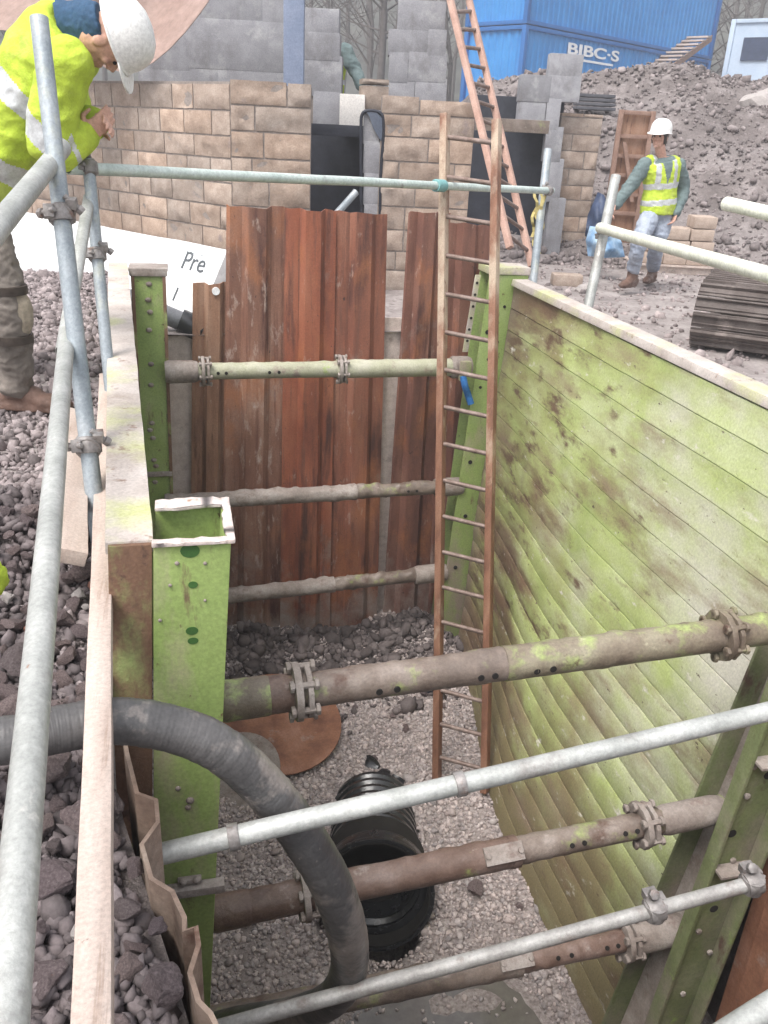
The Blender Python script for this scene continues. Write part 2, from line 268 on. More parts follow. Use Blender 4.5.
def tag(o, label, cat, group=None):
    o['label']=label; o['category']=cat; o['kind']='thing'
    if group: o['group']=group
    return o
def thing(name, label, cat, loc=(0,0,0), group=None):
    o=bpy.data.objects.new(name,None); o.empty_display_size=.1; COL.objects.link(o); o.location=loc
    return tag(o,label,cat,group)
def struct(o): o['kind']='structure'; return o
def lerp(a,b,t): return a+(b-a)*t
def bezier(pts, n=8):
    """Catmull-Rom through pts"""
    ps=[Vector(p) for p in pts]; ps=[ps[0]*2-ps[1]]+ps+[ps[-1]*2-ps[-2]]; out=[]
    for i in range(1,len(ps)-2):
        p0,p1,p2,p3=ps[i-1:i+3]
        for k in range(n):
            t=k/n; out.append(.5*((2*p1)+(p2-p0)*t+(2*p0-5*p1+4*p2-p3)*t*t+(3*p1-p0-3*p2+p3)*t**3))
    out.append(ps[-2]); return out
def frame(t, up=Vector((0,0,1))):
    t=t.normalized(); x=up.cross(t).normalized() if abs(up.dot(t))<.98 else Vector((1,0,0)).cross(t).normalized(); y=t.cross(x)
    return Matrix((x,y,t)).transposed()
def np_scatter(name, m_, pos, size, tint, flat=.7, seed=1, jag=.25):
    """one mesh of many faceted pebbles"""
    r=np.random.default_rng(seed); n=len(pos); ph=(1+5**.5)/2
    B=np.array([(-1,ph,0),(1,ph,0),(-1,-ph,0),(1,-ph,0),(0,-1,ph),(0,1,ph),(0,-1,-ph),(0,1,-ph),(ph,0,-1),(ph,0,1),(-ph,0,-1),(-ph,0,1)])/1.9
    Fc=np.array([(0,11,5),(0,5,1),(0,1,7),(0,7,10),(0,10,11),(1,5,9),(5,11,4),(11,10,2),(10,7,6),(7,1,8),(3,9,4),(3,4,2),(3,2,6),(3,6,8),(3,8,9),(4,9,5),(2,4,11),(6,2,10),(8,6,7),(9,8,1)])
    V=np.repeat(B[None],n,0)*(1+jag*r.standard_normal((n,12,1)))*(np.stack([r.uniform(.7,1.3,n),r.uniform(.6,1.1,n),r.uniform(.45,.9,n)*flat/.7],1)[:,None,:])
    q=r.standard_normal((n,4)); q[:,1:3]*=.45; q/=np.linalg.norm(q,axis=1)[:,None]; w,x,y,z=q.T
    Rm=np.stack([np.stack([1-2*(y*y+z*z),2*(x*y-z*w),2*(x*z+y*w)],1),np.stack([2*(x*y+z*w),1-2*(x*x+z*z),2*(y*z-x*w)],1),np.stack([2*(x*z-y*w),2*(y*z+x*w),1-2*(x*x+y*y)],1)],1)
    V=np.einsum('nij,nkj->nki',Rm,V)*np.asarray(size)[:,None,None]*.5+np.asarray(pos)[:,None,:]
    FF=(Fc[None]+12*np.arange(n)[:,None,None]).reshape(-1)
    me=bpy.data.meshes.new(name); me.vertices.add(12*n); me.vertices.foreach_set('co',V.reshape(-1).astype(np.float32))
    nf=20*n; me.loops.add(3*nf); me.loops.foreach_set('vertex_index',FF.astype(np.int32)); me.polygons.add(nf); me.polygons.foreach_set('loop_start',np.arange(0,3*nf,3,dtype=np.int32))
    me.update(calc_edges=True); me.validate()
    ca=me.color_attributes.new('tint','FLOAT_COLOR','POINT'); c=np.ones((n,12,4),np.float32); c[:,:,:3]=np.asarray(tint)[:,None,:]; ca.data.foreach_set('color',c.reshape(-1))
    me.materials.append(m_); o=bpy.data.objects.new(name,me); COL.objects.link(o); o['kind']='stuff'; return o
def fbm(x,y,s=1.,o=4,z=0.):
    a=0;amp=1;f=s
    for _ in range(o): a+=amp*mnoise.noise(Vector((x*f,y*f,z))); amp*=.5; f*=2.1
    return a
def text_mesh(body, size, extrude, O, ex, ey, mt, parent, name='lettering', spacing=1., bold=0, sx=1.):
    cu=bpy.data.curves.new('t','FONT'); cu.body=body; cu.size=size; cu.extrude=extrude; cu.space_character=spacing; cu.offset=bold
    to=bpy.data.objects.new('t',cu); COL.objects.link(to); dg=bpy.context.evaluated_depsgraph_get()
    me=bpy.data.meshes.new_from_object(to.evaluated_get(dg)); bpy.data.objects.remove(to); bpy.data.curves.remove(cu)
    ex=ex.normalized(); ez=ex.cross(ey).normalized(); ey=ez.cross(ex)
    me.transform(Matrix.Diagonal((sx,1,1,1))); M4=Matrix((ex,ey,ez)).transposed().to_4x4(); M4.translation=O-parent_loc(parent); me.transform(M4); me.materials.clear(); me.materials.append(mt); me.name=name
    o=bpy.data.objects.new(name,me); COL.objects.link(o); o.parent=parent; return o
def skin(verts, edges, root=0, sub=2, M=None):
    """grow one smooth surface over a skeleton; verts: (co, r) -> mesh"""
    me=bpy.data.meshes.new('sk'); me.from_pydata([tuple(v[0]) for v in verts],edges,[])
    o=bpy.data.objects.new('sk',me); COL.objects.link(o)
    md=o.modifiers.new('s','SKIN'); md.use_smooth_shade=True; md.branch_smoothing=.3
    for i,v in enumerate(verts):
        r=v[1]; d=me.skin_vertices[0].data[i]; d.radius=(r,r) if not hasattr(r,'__len__') else r; d.use_root=(i==root)
    sb=o.modifiers.new('ss','SUBSURF'); sb.levels=sub; sb.render_levels=sub
    dg=bpy.context.evaluated_depsgraph_get(); dg.update(); out=bpy.data.meshes.new_from_object(o.evaluated_get(dg)); bpy.data.objects.remove(o); return out
def mesh_to_mb(me, mb):
    mb.add([v.co.copy() for v in me.vertices],[tuple(p.vertices) for p in me.polygons])

# ------------------------------------------------------------------ world and light
wd=bpy.data.worlds.new('World'); S.world=wd; wd.use_nodes=True; nt=wd.node_tree
sky=nt.nodes.new('ShaderNodeTexSky'); sky.sky_type='NISHITA'; sky.sun_disc=False
SUN_EL, SUN_AZ = rad(60), rad(-128)      # azimuth from +Y, clockwise
sky.sun_elevation=SUN_EL; sky.sun_rotation=SUN_AZ; sky.air_density=1; sky.dust_density=4; sky.ozone_density=1
hs=nt.nodes.new('ShaderNodeHueSaturation'); hs.inputs['Saturation'].default_value=.25
nt.links.new(sky.outputs[0],hs.inputs['Color']); bg=nt.nodes['Background']; nt.links.new(hs.outputs[0],bg.inputs[0]); bg.inputs[1].default_value=.15
sl=bpy.data.lights.new('sun','SUN'); sl.energy=1.5; sl.angle=rad(25); sl.color=(1,.95,.90)
so=bpy.data.objects.new('sun',sl); COL.objects.link(so)
sd=Vector((math.sin(SUN_AZ)*math.cos(SUN_EL),math.cos(SUN_AZ)*math.cos(SUN_EL),math.sin(SUN_EL)))
so.rotation_euler=sd.to_track_quat('Z','Y').to_euler()
S.view_settings.view_transform='Standard'; S.view_settings.look='None'; S.view_settings.exposure=1.18; S.view_settings.gamma=1
try: S.cycles.use_denoising=True
except Exception: pass
S.cycles.max_bounces=6; S.cycles.diffuse_bounces=4

# ------------------------------------------------------------------ ground, trench, mound
XL=[(.6,.03),(.92,-.02),(1.6,-.20),(1.97,-.23),(6.78,-.50)]
def xl(y):
    if y<=XL[0][0]: return XL[0][1]
    for (a,b),(c,d) in zip(XL,XL[1:]):
        if y<=c: return b+(d-b)*(y-a)/(c-a)
    return XL[-1][1]
Y0,Y1=.62,6.78
def sst(t): t=min(max(t,0),1); return t*t*(3-2*t)
def gz(x,y):
    b=.29*(1-sst((x+.1)/2.2)) if y<5.8 else .29*(1-sst((x+.62)/.45))
    b-=.085*sst(1.6-math.hypot(x+.75,(y-3.75))/.6)
    if y<3.2: b*=lerp(.48,1,sst((y-1.6)/1.6)) if x<.5 else sst((y-1.6)/1.6)
    return b
def uv(p): return p.x*HR.x+p.y*HR.y, p.x*HF.x+p.y*HF.y
def world(u,v,z=0): return Vector((HR.x*u+HF.x*v, HR.y*u+HF.y*v, z))
def build_ground():
    ys=sorted(set([Y0,Y1]+list(np.round(np.arange(-8,0.6,1.2),3))+list(np.round(np.arange(.8,Y1-.05,.22),3))+list(np.round(np.arange(7.0,14,.25),3))+list(np.round(np.arange(14.5,30,1.5),3))+[35,45,60,90,140]))
    lk=[0,.08,.18,.3,.45,.62,.8,1.0,1.25,1.5,1.8,2.2,2.7,3.3,4,5,6.5,9,13,20,32,55,90]
    mk=[k/10 for k in range(1,10)]
    rk=lk
    vs=[];cols=len(lk)+len(mk)+len(rk)
    for y in ys:
        a=xl(y); b=2.50+.34*sst((y-4.0)/2.4)*.16
        xs=[a-k for k in reversed(lk)]+[a+(b-a)*k for k in mk]+[b+k for k in rk]
        for x in xs:
            n=.035*fbm(x,y,1.3,4)+.018*fbm(x,y,6,3)-(.10*sst((3.0-y)/.4) if x<.1 and x>-1.25 else 0)
            vs.append((x,y,gz(x,y)+n*(1 if abs(x)<15 else 0)))
    fs=[]
    for i in range(len(ys)-1):
        for j in range(cols-1):
            hole = Y0-1e-6<=ys[i] and ys[i+1]<=Y1+1e-6 and len(lk)-1<=j<len(lk)+len(mk)
            if not hole: fs.append((i*cols+j,i*cols+j+1,(i+1)*cols+j+1,(i+1)*cols+j))
    mb=MB(); mb.add(vs,fs); return struct(mb.build('ground',m_ground,smooth=60))
build_ground()
FL=-2.9
def fz(x,y):
    z=FL+.02*fbm(x,y,2,3)
    z+=.24*sst((y-5.7)/.9)*(.75+.5*fbm(x,y,1.7,3))
    z-=.34*sst((.36-math.hypot(x-.98,y-3.66))/.14)
    if abs(x-.99-(y-3.55)*.197)<.26 and 3.6<y<4.3: z-=.25
    z-=.075*sst((2.95-y)/.35)*sst((x-.15)/.3)*sst((1.9-x)/.3)          # the wet dip at the near end
    return z
def grid_mesh(xs,ys,fn):
    mb=MB(); nx=len(xs)
    mb.add([(x,y,fn(x,y)) for y in ys for x in xs],[(i*nx+j,i*nx+j+1,(i+1)*nx+j+1,(i+1)*nx+j) for i in range(len(ys)-1) for j in range(nx-1)]); return mb
struct(grid_mesh(np.linspace(-1.2,2.9,60),np.linspace(.4,7.1,90),fz).build('trench_floor',m_gravelbed,smooth=60))
def soil_walls():
    mb=MB(); zs=np.linspace(FL-.3,-.03,10)
    ring=[(xl(y)-.12 if y<1.9 else xl(y)-.10,y) for y in np.linspace(Y0-.05,Y1+.12,26)]+[(x,Y1+.12) for x in np.linspace(-.3,2.6,14)]+[(2.68,y) for y in np.linspace(Y1+.12,Y0-.05,26)]+[(x,Y0-.05) for x in np.linspace(2.4,.1,14)]
    n=len(ring); vs=[]
    for z in zs:
        for (x,y) in ring: vs.append((x+.03*fbm(y,z,2,3),y+.03*fbm(x,z,2,3) if Y0<y<Y1 else y,z+(gz(x,y) if z>-.1 else 0)))
    mb.add(vs,[(i*n+j,i*n+(j+1)%n,(i+1)*n+(j+1)%n,(i+1)*n+j) for i in range(len(zs)-1) for j in range(n)])
    return struct(mb.build('trench_wall',m_soil,smooth=50))
soil_walls()
RIDGE=[(-30,.9),(0.5,1.5),(1.4,2.35),(3.2,2.6),(4.6,2.72),(5.8,2.70),(7.0,2.66),(9,2.5),(14,2.3),(40,2.0)]
def ridge(u):
    if u<=RIDGE[0][0]: return RIDGE[0][1]
    for (a,b),(c,d) in zip(RIDGE,RIDGE[1:]):
        if u<=c: return b+(d-b)*sst((u-a)/(c-a))
    return RIDGE[-1][1]
def mound_h(u,v):
    toe=lerp(11.6,9.6,sst((u-3.0)/3.0)); top=16.5
    t=(v-toe)/(top-toe)
    h=ridge(u)*(sst(t)*.6+.4*min(max(t,0),1)) if t<1 else lerp(ridge(u),2.0,sst((v-16.8)/4))
    if u<1.2: h*=sst((u-.2)/1.0) if v<16.5 else 1
    k=min(max(t*3,0),1)
    return -.12*(1-k)+h+k*(.22*fbm(u,v,.8,5)+.07*fbm(u,v,4,3))
def build_mound():
    us=list(np.arange(-14,0,1.0))+list(np.arange(0,11,.16))+list(np.arange(11,45,2)); vs_=list(np.arange(9.3,19,.16))+list(np.arange(19,50,2)); mb=MB(); nx=len(us)
    mb.add([world(u,v,mound_h(u,v) if not(u<.2 and v<16) else -.15) for v in vs_ for u in us],[(i*nx+j,i*nx+j+1,(i+1)*nx+j+1,(i+1)*nx+j) for i in range(len(vs_)-1) for j in range(nx-1)])
    return struct(mb.build('soil_mound',m_soil,smooth=70))
build_mound()
# clods over the mound
ps=[];sz=[];tn=[]
while len(ps)<20000:
    u=rng.uniform(1.2,11); v=rng.uniform(9.2,17.2); h=mound_h(u,v)
    if h<-.05: continue
    s=.033*math.exp(rng.normal(0,.6))*(1.35 if v<12.3 else 1.0); w=world(u,v,h+.1*s); ps.append(w); sz.append(min(s,.20)); k=rng.uniform(.6,1.5); tn.append((k,k*.97,k*.97))
o=np_scatter('soil_clods',m_clod,[tuple(p) for p in ps],sz,tn,seed=3); o['label']='dark lumps of dug soil strewn over the mound'
# hillside far behind
def build_hill():
    us=np.linspace(-90,110,70); vs_=np.concatenate([np.linspace(40,60,16),np.linspace(62,120,16)]); mb=MB(); nx=len(us)
    mb.add([world(u,v,1.2+26*sst((v-42)/60)+1.2*fbm(u,v,.08,3)+.5*fbm(u,v,.5,3)) for v in vs_ for u in us],[(i*nx+j,i*nx+j+1,(i+1)*nx+j+1,(i+1)*nx+j) for i in range(len(vs_)-1) for j in range(nx-1)])
    return struct(mb.build('hills',m_hill,smooth=70))
build_hill()
def woods():
    mb=MB()
    for _ in range(110):
        u=random.uniform(-30,45); v=random.uniform(40,62); z=1.2+26*sst((v-42)/60); b=world(u,v,z-.3); h=random.uniform(7,13)
        lean=Vector((random.uniform(-.08,.08),random.uniform(-.08,.08),1)); pts=[b+lean*h*k/4+Vector((random.uniform(-.15,.15),0,0)) for k in range(5)]
        mb.tube(pts,[.16,.13,.10,.06,.02],5)
        for _ in range(16):
            t=random.uniform(.25,.95); p=b+lean*h*t; an=random.uniform(0,6.28); l=h*.28*(1.1-t); e=p+Vector((math.cos(an),math.sin(an),.9))*l
            q=p.lerp(e,.5)+Vector((0,0,.1*l)); mb.tube([p,q,e],[.045,.03,.01],3,False)
            for _ in range(5):
                k=random.uniform(.3,1); a=p.lerp(e,k); mb.tube([a,a+Vector((random.uniform(-1,1),random.uniform(-1,1),random.uniform(.2,1.1)))*l*.45],[.02,.006],3,False)
    o=mb.build('woods',m_bark,smooth=0); o['kind']='stuff'; o['label']='grey leafless trees on the hillside beyond the site'
woods()

# ------------------------------------------------------------------ trench floor gravel, rubble
RPX=lambda z: 2.0+.1536*(z+2.9)                   # inner face of the right panel
def lpx(z,y): return -.10-.058*(y-2.0)+.06*(z-.55) # inner face of the left panel
PUD=aZ(440,1012,FL)-Vector((0,.16,0))
ps=[];sz=[];tn=[]
for _ in range(33000):
    x=rng.uniform(-.55,2.45); y=rng.uniform(1.6,6.75); s=.026*math.exp(rng.normal(0,.33)); k=rng.uniform(.55,1.2); w=rng.uniform(-.03,.03)
    if ((x-PUD.x)/.56)**2+((y-PUD.y)/.40)**2<1+.5*fbm(x,y,5,2) and rng.random()<.95: continue
    if ((x-.99)**2+(y-3.68)**2<.25**2) or (abs(x-.99-(y-3.55)*.197)<.26 and 3.4<y<4.15): continue
    ps.append((x,y,fz(x,y)+.15*s)); sz.append(s); tn.append((k+w,k,k-w*.6))
o=np_scatter('gravel',m_gravel,ps,sz,tn,seed=5); o['label']='pinkish grey limestone gravel bedding on the trench floor'
ps=[];sz=[];tn=[]
for _ in range(4200):
    t=rng.random(); y=6.7-abs(rng.normal(0,.42)); x=rng.uniform(-.4,2.42); s=.036*math.exp(rng.normal(0,.55)); k=rng.uniform(.45,1.0)
    ps.append((x,y,fz(x,y)+.25*s)); sz.append(min(s,.17)); tn.append((k*1.02,k*.97,k*.96))
o=np_scatter('rubble',m_clod,ps,sz,tn,seed=6); o['label']='dark muddy lumps fallen at the foot of the rusty sheets'
ps=[];sz=[];tn=[]
for _ in range(15000):
    y=rng.uniform(1.9,8.5); x=xl(min(y,6.8))-abs(rng.normal(0,1.1))-.02; s=.034*math.exp(rng.normal(0,.35)); k=rng.uniform(.7,1.9)
    ps.append((x,y,gz(x,y)+.035*fbm(x,y,1.3,4)+.018*fbm(x,y,6,3)+.2*s)); sz.append(s); tn.append((k,k*.96,k*.97))
o=np_scatter('gravel',m_clod,ps,sz,tn,seed=8); o['label']='grey crushed stone covering the ground left of the trench'
ps=[];sz=[];tn=[]
for _ in range(5000):
    x=rng.uniform(2.7,8.5); y=rng.uniform(3,12.5); s=.03*math.exp(rng.normal(0,.6)); k=rng.uniform(.8,2.2)
    ps.append((x,y,gz(x,y)+.035*fbm(x,y,1.3,4)+.018*fbm(x,y,6,3)+.1*s)); sz.append(min(s,.14)); tn.append((k,k*.96,k*.95))
o=np_scatter('gravel',m_clod,ps,sz,tn,seed=9); o['label']='small stones and churned mud on the ground behind the green wall'
# larger dark lumps and black scraps on the gravel, each one countable
def rock_mesh(name,seed,m_,sub=2,jag=.45,flat=.75):
    bm=bmesh.new(); bmesh.ops.create_icosphere(bm,subdivisions=sub,radius=1); o=Vector((seed*3.1,seed*1.7,0))
    cuts=[]; rr=random.Random(seed)
    for _ in range(13):
        d=Vector((rr.gauss(0,1),rr.gauss(0,1),rr.gauss(0,1))).normalized(); cuts.append((d,rr.uniform(.45,.82)))
    for v in bm.verts:
        p=v.co.copy()
        for d,k in cuts:
            e=p.dot(d)
            if e>k: p-=d*(e-k)*.97
        p*=1+jag*.5*mnoise.noise(p*1.3+o)+.10*mnoise.noise(p*4+o)+.07*mnoise.noise(p*9+o)
        v.co=Vector((p.x*1.15,p.y*.9,p.z*flat))
    me=bpy.data.meshes.new(name); bm.to_mesh(me); bm.free(); me.materials.append(m_); shade(me,26); return me
RK=[rock_mesh('stone',k+1,m_rock,4) for k in range(10)]; RKR=[rock_mesh('brick_lump',k+31,m_rock_red,3) for k in range(3)]; RKP=[rock_mesh('pale_stone',k+51,m_rock_pale,3) for k in range(3)]
def rock(me,p,s,name,label,cat,group=None):
    o=bpy.data.objects.new(name,me); COL.objects.link(o); o.location=p; o.scale=(s,s,s)
    o.rotation_euler=(random.uniform(-.6,.6),random.uniform(-.6,.6),random.uniform(0,6.28)); tag(o,label,cat,group); return o
placed=[]
def heap_z(x,y): return gz(x,y)+.0+.08*sst((xl(y)-x)/.5)
cand=0
while len(placed)<280 and cand<60000:
    cand+=1
    y=random.uniform(.62,2.75); r=random.choice((.018,.022,.026,.03,.034,.04,.048,.06))*random.uniform(.85,1.15); x=xl(y)-r*.75-random.random()**1.5*.75
    if y>1.9: r*=.85
    if x<-1.0 or any((x-a)**2+(y-b)**2<(.78*(r+c))**2 for a,b,c in placed): continue
    placed.append((x,y,r))
L_ROCK='dark purple-grey broken stone in the rubble heap left of the trench'
for i,(x,y,r) in enumerate(placed):
    k=random.random(); z=heap_z(x,y)+r*.35+random.uniform(0,.025)
    if k<.035: rock(random.choice(RKR),(x,y,z),r,'broken_brick','reddish brick lump among the dark stones left of the trench','brick','red brick lumps in the rubble heap')
    elif k<.075: rock(random.choice(RKP),(x,y,z),r,'pale_stone','pale grey lump among the darker stones left of the trench','stone','pale stones in the rubble heap')
    else: rock(random.choice(RK),(x,y,z),r*1.08,'broken_stone',L_ROCK,'stone','dark broken stones beside the trench')
# filler stones between and under them
ps=[];sz=[];tn=[]
for _ in range(5000):
    y=rng.uniform(.6,2.9); x=xl(y)-.03-abs(rng.normal(0,.36)); s=.032*math.exp(rng.normal(0,.35)); k=rng.uniform(.5,1.0)
    ps.append((x,y,heap_z(x,y)+rng.uniform(-.03,.012))); sz.append(s); tn.append((k*1.02,k*.97,k))
o=np_scatter('rubble',m_clod,ps,sz,tn,seed=11); o['label']='small dark chippings between the broken stones left of the trench'
def heap_ground():
    mb=MB(); us=np.linspace(0,1,30); ys=np.linspace(.3,3.0,40); vs=[]
    for y in ys:
        for k in us:
            x=lerp(-1.3,xl(y)-.004,k); vs.append((x,y,min(heap_z(x,y)-.03+.02*fbm(x,y,5,2),.5)))
    mb.add(vs,[(i*30+j,i*30+j+1,(i+1)*30+j+1,(i+1)*30+j) for i in range(39) for j in range(29)]); return struct(mb.build('ground',m_soil,smooth=60))
heap_ground()
for (a,b,s,lab) in ((465,662,.045,'dark lump of mud lying right of the round rusty plate, on the pale gravel'),):
    pass
for (a,b,s) in ((318,738,.03),(405,728,.045),(393,716,.035),(375,757,.03),(476,890,.07),(300,690,.04),(340,690,.035),(355,706,.03),(440,705,.05),(425,693,.06),(520,905,.035),(290,852,.02)):
    p=aZ(a,b,FL+.02); rock(random.choice(RK),(p.x,p.y,fz(p.x,p.y)+s*.35),s,'mud_lump','dark muddy stone lying loose on the pale trench gravel','stone','loose dark stones on the trench gravel')
for (a,b,s) in ((372,762,.075),(383,775,.085),(396,782,.07),(349,788,.06),(340,800,.05)):
    p=aZ(a,b,FL+.02); o=rock(rock_mesh('black_scrap',int(a),m_black,2,.5,.45),(p.x,p.y,fz(p.x,p.y)+s*.25),s,'plastic_scrap','torn black plastic scrap on the gravel behind the black pipe','scrap','black plastic scraps behind the pipe')

# puddle
def puddle():
    mb=MB(); c=aZ(440,1012,FL); pts=[]
    for k in range(40):
        an=2*math.pi*k/40; r=1+.18*fbm(math.cos(an),math.sin(an),1.2,3); pts.append((c.x+.55*r*math.cos(an),c.y-.16+.40*r*math.sin(an),FL+.004))
    mb.add(pts,[tuple(range(40))]); return struct(mb.build('water',m_water,smooth=0))
puddle()

# ------------------------------------------------------------------ trench box: right wall
XT=RPX(.55)
def tw(y,z): return .34*sst((y-4.0)/2.4)*min(max((.55-z)/3.45,0),1)
def right_panel():
    y0,y1=2.30,6.36
    t=thing('trench_box_wall','long green steel shoring wall of horizontal boards on the right of the trench','shoring wall',(2.2,4.4,FL))
    mb=MB(); n=20; ph=3.40/n; ys=np.linspace(y0,y1,34)
    k=Vector((.1536,0,1)).normalized(); out=Vector((1,0,-.1536)).normalized()
    prof=[]      # (distance up the face, inset)
    for i in range(n):
        a=i*ph; g=.006
        j=.002*math.sin(i*12.3); prof += [(a+.002,.013),(a+.004,.001),(a+.012,j),(a+ph*.5,j+.001*math.sin(i*5.1)),(a+ph-.010,j),(a+ph-.004,.001),(a+ph-.002,.013)]
    base=Vector((RPX(FL),0,FL)); vs=[];m_=len(prof)
    for y in ys:
        for s,d in prof:
            p=base+k*s+out*d; bow=.008*math.sin(s*2.3+y*1.1)+.007*fbm(y,s,2.6,4); vs.append(Vector((p.x+bow+tw(y,p.z),y,p.z)))
    fs=[(i*m_+j,i*m_+j+1,(i+1)*m_+j+1,(i+1)*m_+j) for i in range(len(ys)-1) for j in range(m_-1)]
    mb.add(vs,fs); o=mb.build('boards',m_green_panel,t,smooth=35)
    b=MB(); pv=[]; yy_=np.linspace(y0,y1,14)
    for y in yy_:
        for z,o_ in ((FL,.06),(.5,.06),(.5,.115),(FL,.115)): pv.append(Vector((RPX(z)+tw(y,z)+o_,y,z)))
    b.add(pv,[(4*i+q_,4*i+(q_+1)%4,4*i+4+(q_+1)%4,4*i+4+q_) for i in range(13) for q_ in range(4)]+[(3,2,1,0),(52,53,54,55)]); b.build('back_plate',m_green_dirty,t,smooth=0)
    top=base+k*3.405; c=MB(); c.prism([top+Vector((-.012,y0,0)),top+Vector((.125,y0,0)),top+Vector((.125,y0,.05)),top+Vector((-.004,y0,.05))],(0,y1-y0,0)); c.build('top_cap',m_sky_pale,t,bevel=.008)
    # far post: inner flange plates facing the trench
    f=MB()
    for yy,th in ((6.372,.014),(6.60,.014)):
        a0=RPX(.55)-.20; b0=RPX(FL)-.20+tw(6.4,FL)
        f.hexa([(b0,yy,FL),(b0+.32,yy,FL),(b0+.32,yy+th,FL),(b0,yy+th,FL)],[(a0,yy,.54),(a0+.32,yy,.54),(a0+.32,yy+th,.54),(a0,yy+th,.54)])
    po=f.build('end_post',m_green,t,bevel=.003)
    h=MB()
    for z,dx in ((.40,.06),(.22,.10),(.10,.05),(.30,.16),(-.12,.09),(-.35,.06),(-.9,.09),(-1.0,.07),(-1.5,.1),(-2.0,.08),(.02,.14)):
        x=RPX(z)-.20+tw(6.4,z)+dx; h.tube([(x,6.371,z),(x,6.366,z)],.018 if random.random()<.6 else .012,12)
    h.build_each('pin_hole_shade',m_dark,po)  # flat dark discs drawn as shaded holes, nothing is cut
    tp=MB(); tp.prism([(XT-.21,6.36,.545),(XT+.13,6.36,.545),(XT+.13,6.36,.60),(XT-.21,6.36,.60)],(0,.27,0)); tp.build('post_cap',m_sky_pale,t,bevel=.006)
    st=MB(); a=aY(481,275,6.45); b_=aY(468,352,6.45); st.prism([a,a+Vector((-.045,0,0)),b_+Vector((-.045,0,0)),b_],(0,.012,0)); so_=st.build('perforated_strip',m_sky_pale,t,bevel=.002)
    hh=MB()
    for q in (.1,.25,.4,.55,.7,.85): p=a.lerp(b_,q)+Vector((-.022,0,0)); hh.tube([p+Vector((0,-.003,0)),p+Vector((0,.004,0))],.011,10)
    hh.build_each('slot_shade',m_dark,so_)
    # near post (two flanges with a web between), leaning with the wall
    A=aY(768,698,2.25); B=aY(655,1010,2.25); sl_=(A.x-B.x)/(A.z-B.z); xi=lambda z:B.x+sl_*(z-B.z)
    A2=aY(735,705,2.47); B2=aY(640,935,2.47); s2=(A2.x-B2.x)/(A2.z-B2.z); xj=lambda z:B2.x+s2*(z-B2.z)
    def plate(fn,y,th,m_,nm,xo=None,z1=.5):
        xo=xo or (lambda z:RPX(z)+.12)
        q=MB(); q.hexa([(fn(FL),y,FL),(xo(FL),y,FL),(xo(FL),y+th,FL),(fn(FL),y+th,FL)],[(fn(z1),y,z1),(xo(z1),y,z1),(xo(z1),y+th,z1),(fn(z1),y+th,z1)]); return q.build(nm,m_,t,bevel=.004)
    np_=plate(xi,2.236,.016,m_green_dirty,'near_flange',lambda z:xi(z)+.19); fp=plate(xj,2.47,.016,m_green_dirty,'far_flange')
    q=MB()      # edge lip on the near flange
    q.hexa([(xi(FL)-.004,2.21,FL),(xi(FL)+.012,2.21,FL),(xi(FL)+.012,2.28,FL),(xi(FL)-.004,2.28,FL)],[(xi(.5)-.004,2.21,.5),(xi(.5)+.012,2.21,.5),(xi(.5)+.012,2.28,.5),(xi(.5)-.004,2.28,.5)]); q.build('edge_lip',m_green_dirty,t,bevel=.004)
    # web between the flanges, its slots painted as flat shade-dark ovals
    w=MB(); xw=lambda z:(xj(z)+.10)
    w.hexa([(xw(FL),2.255,FL),(xw(FL)+.012,2.255,FL),(xw(FL)+.012,2.468,FL),(xw(FL),2.468,FL)],[(xw(.5),2.255,.5),(xw(.5)+.012,2.255,.5),(xw(.5)+.012,2.468,.5),(xw(.5),2.468,.5)])
    wo=w.build('web',m_strut_mud,t)
    hh=MB()
    for z in (-.45,-.62,-.8,-1.25,-1.42,-1.6):
        x=xw(z); pts=[]
        for kk in range(16):
            an=2*math.pi*kk/16; zz=z+.055*math.sin(an); pts.append((xw(zz)-.003,2.36+.035*math.cos(an),zz))
        hh.prism(pts,(.004,0,0))
    hh.build_each('slot_shade',m_dark,wo)
    bl=MB()
    for z,dx in ((-.55,.12),(-.62,.20),(-.85,.05),(-.95,.22),(-1.2,.1),(-1.35,.18),(-1.6,.06),(-1.75,.16),(-2.0,.1),(-.7,.03)):
        p=Vector((xi(z)+dx,2.236,z)); bl.tube([p,p+Vector((0,-.012,0))],.014,6)
    bl.build_each('bolt',m_strut_mud,np_,bevel=.002)
    hb=MB()
    for z,dx in ((-.5,.16),(-.76,.12),(-1.05,.05),(-1.48,.1)):
        p=Vector((xi(z)+dx,2.2345,z)); hb.tube([p,p+Vector((0,.004,0))],.02,14)
    hb.build_each('pin_hole_shade',m_dark,np_)  # discs on the flange, coloured like the shade in a hole
    # cross rib and channel right of the near flange
    r=MB(); r.hexa([(xi(FL)+.176,2.16,FL),(xi(FL)+.19,2.16,FL),(xi(FL)+.19,2.235,FL),(xi(FL)+.176,2.235,FL)],[(xi(.4)+.176,2.16,.4),(xi(.4)+.19,2.16,.4),(xi(.4)+.19,2.235,.4),(xi(.4)+.176,2.235,.4)]); r.build('side_rib',m_green_dirty,t,bevel=.004)
    for z in (-.66,-1.22):
        l=MB(); l.box((xi(z)+.092,2.20,z),(.165,.07,.014)); l.build('stiffener',m_strut_mud,t,bevel=.003)
    return xi,xj
XI,XJ=right_panel()
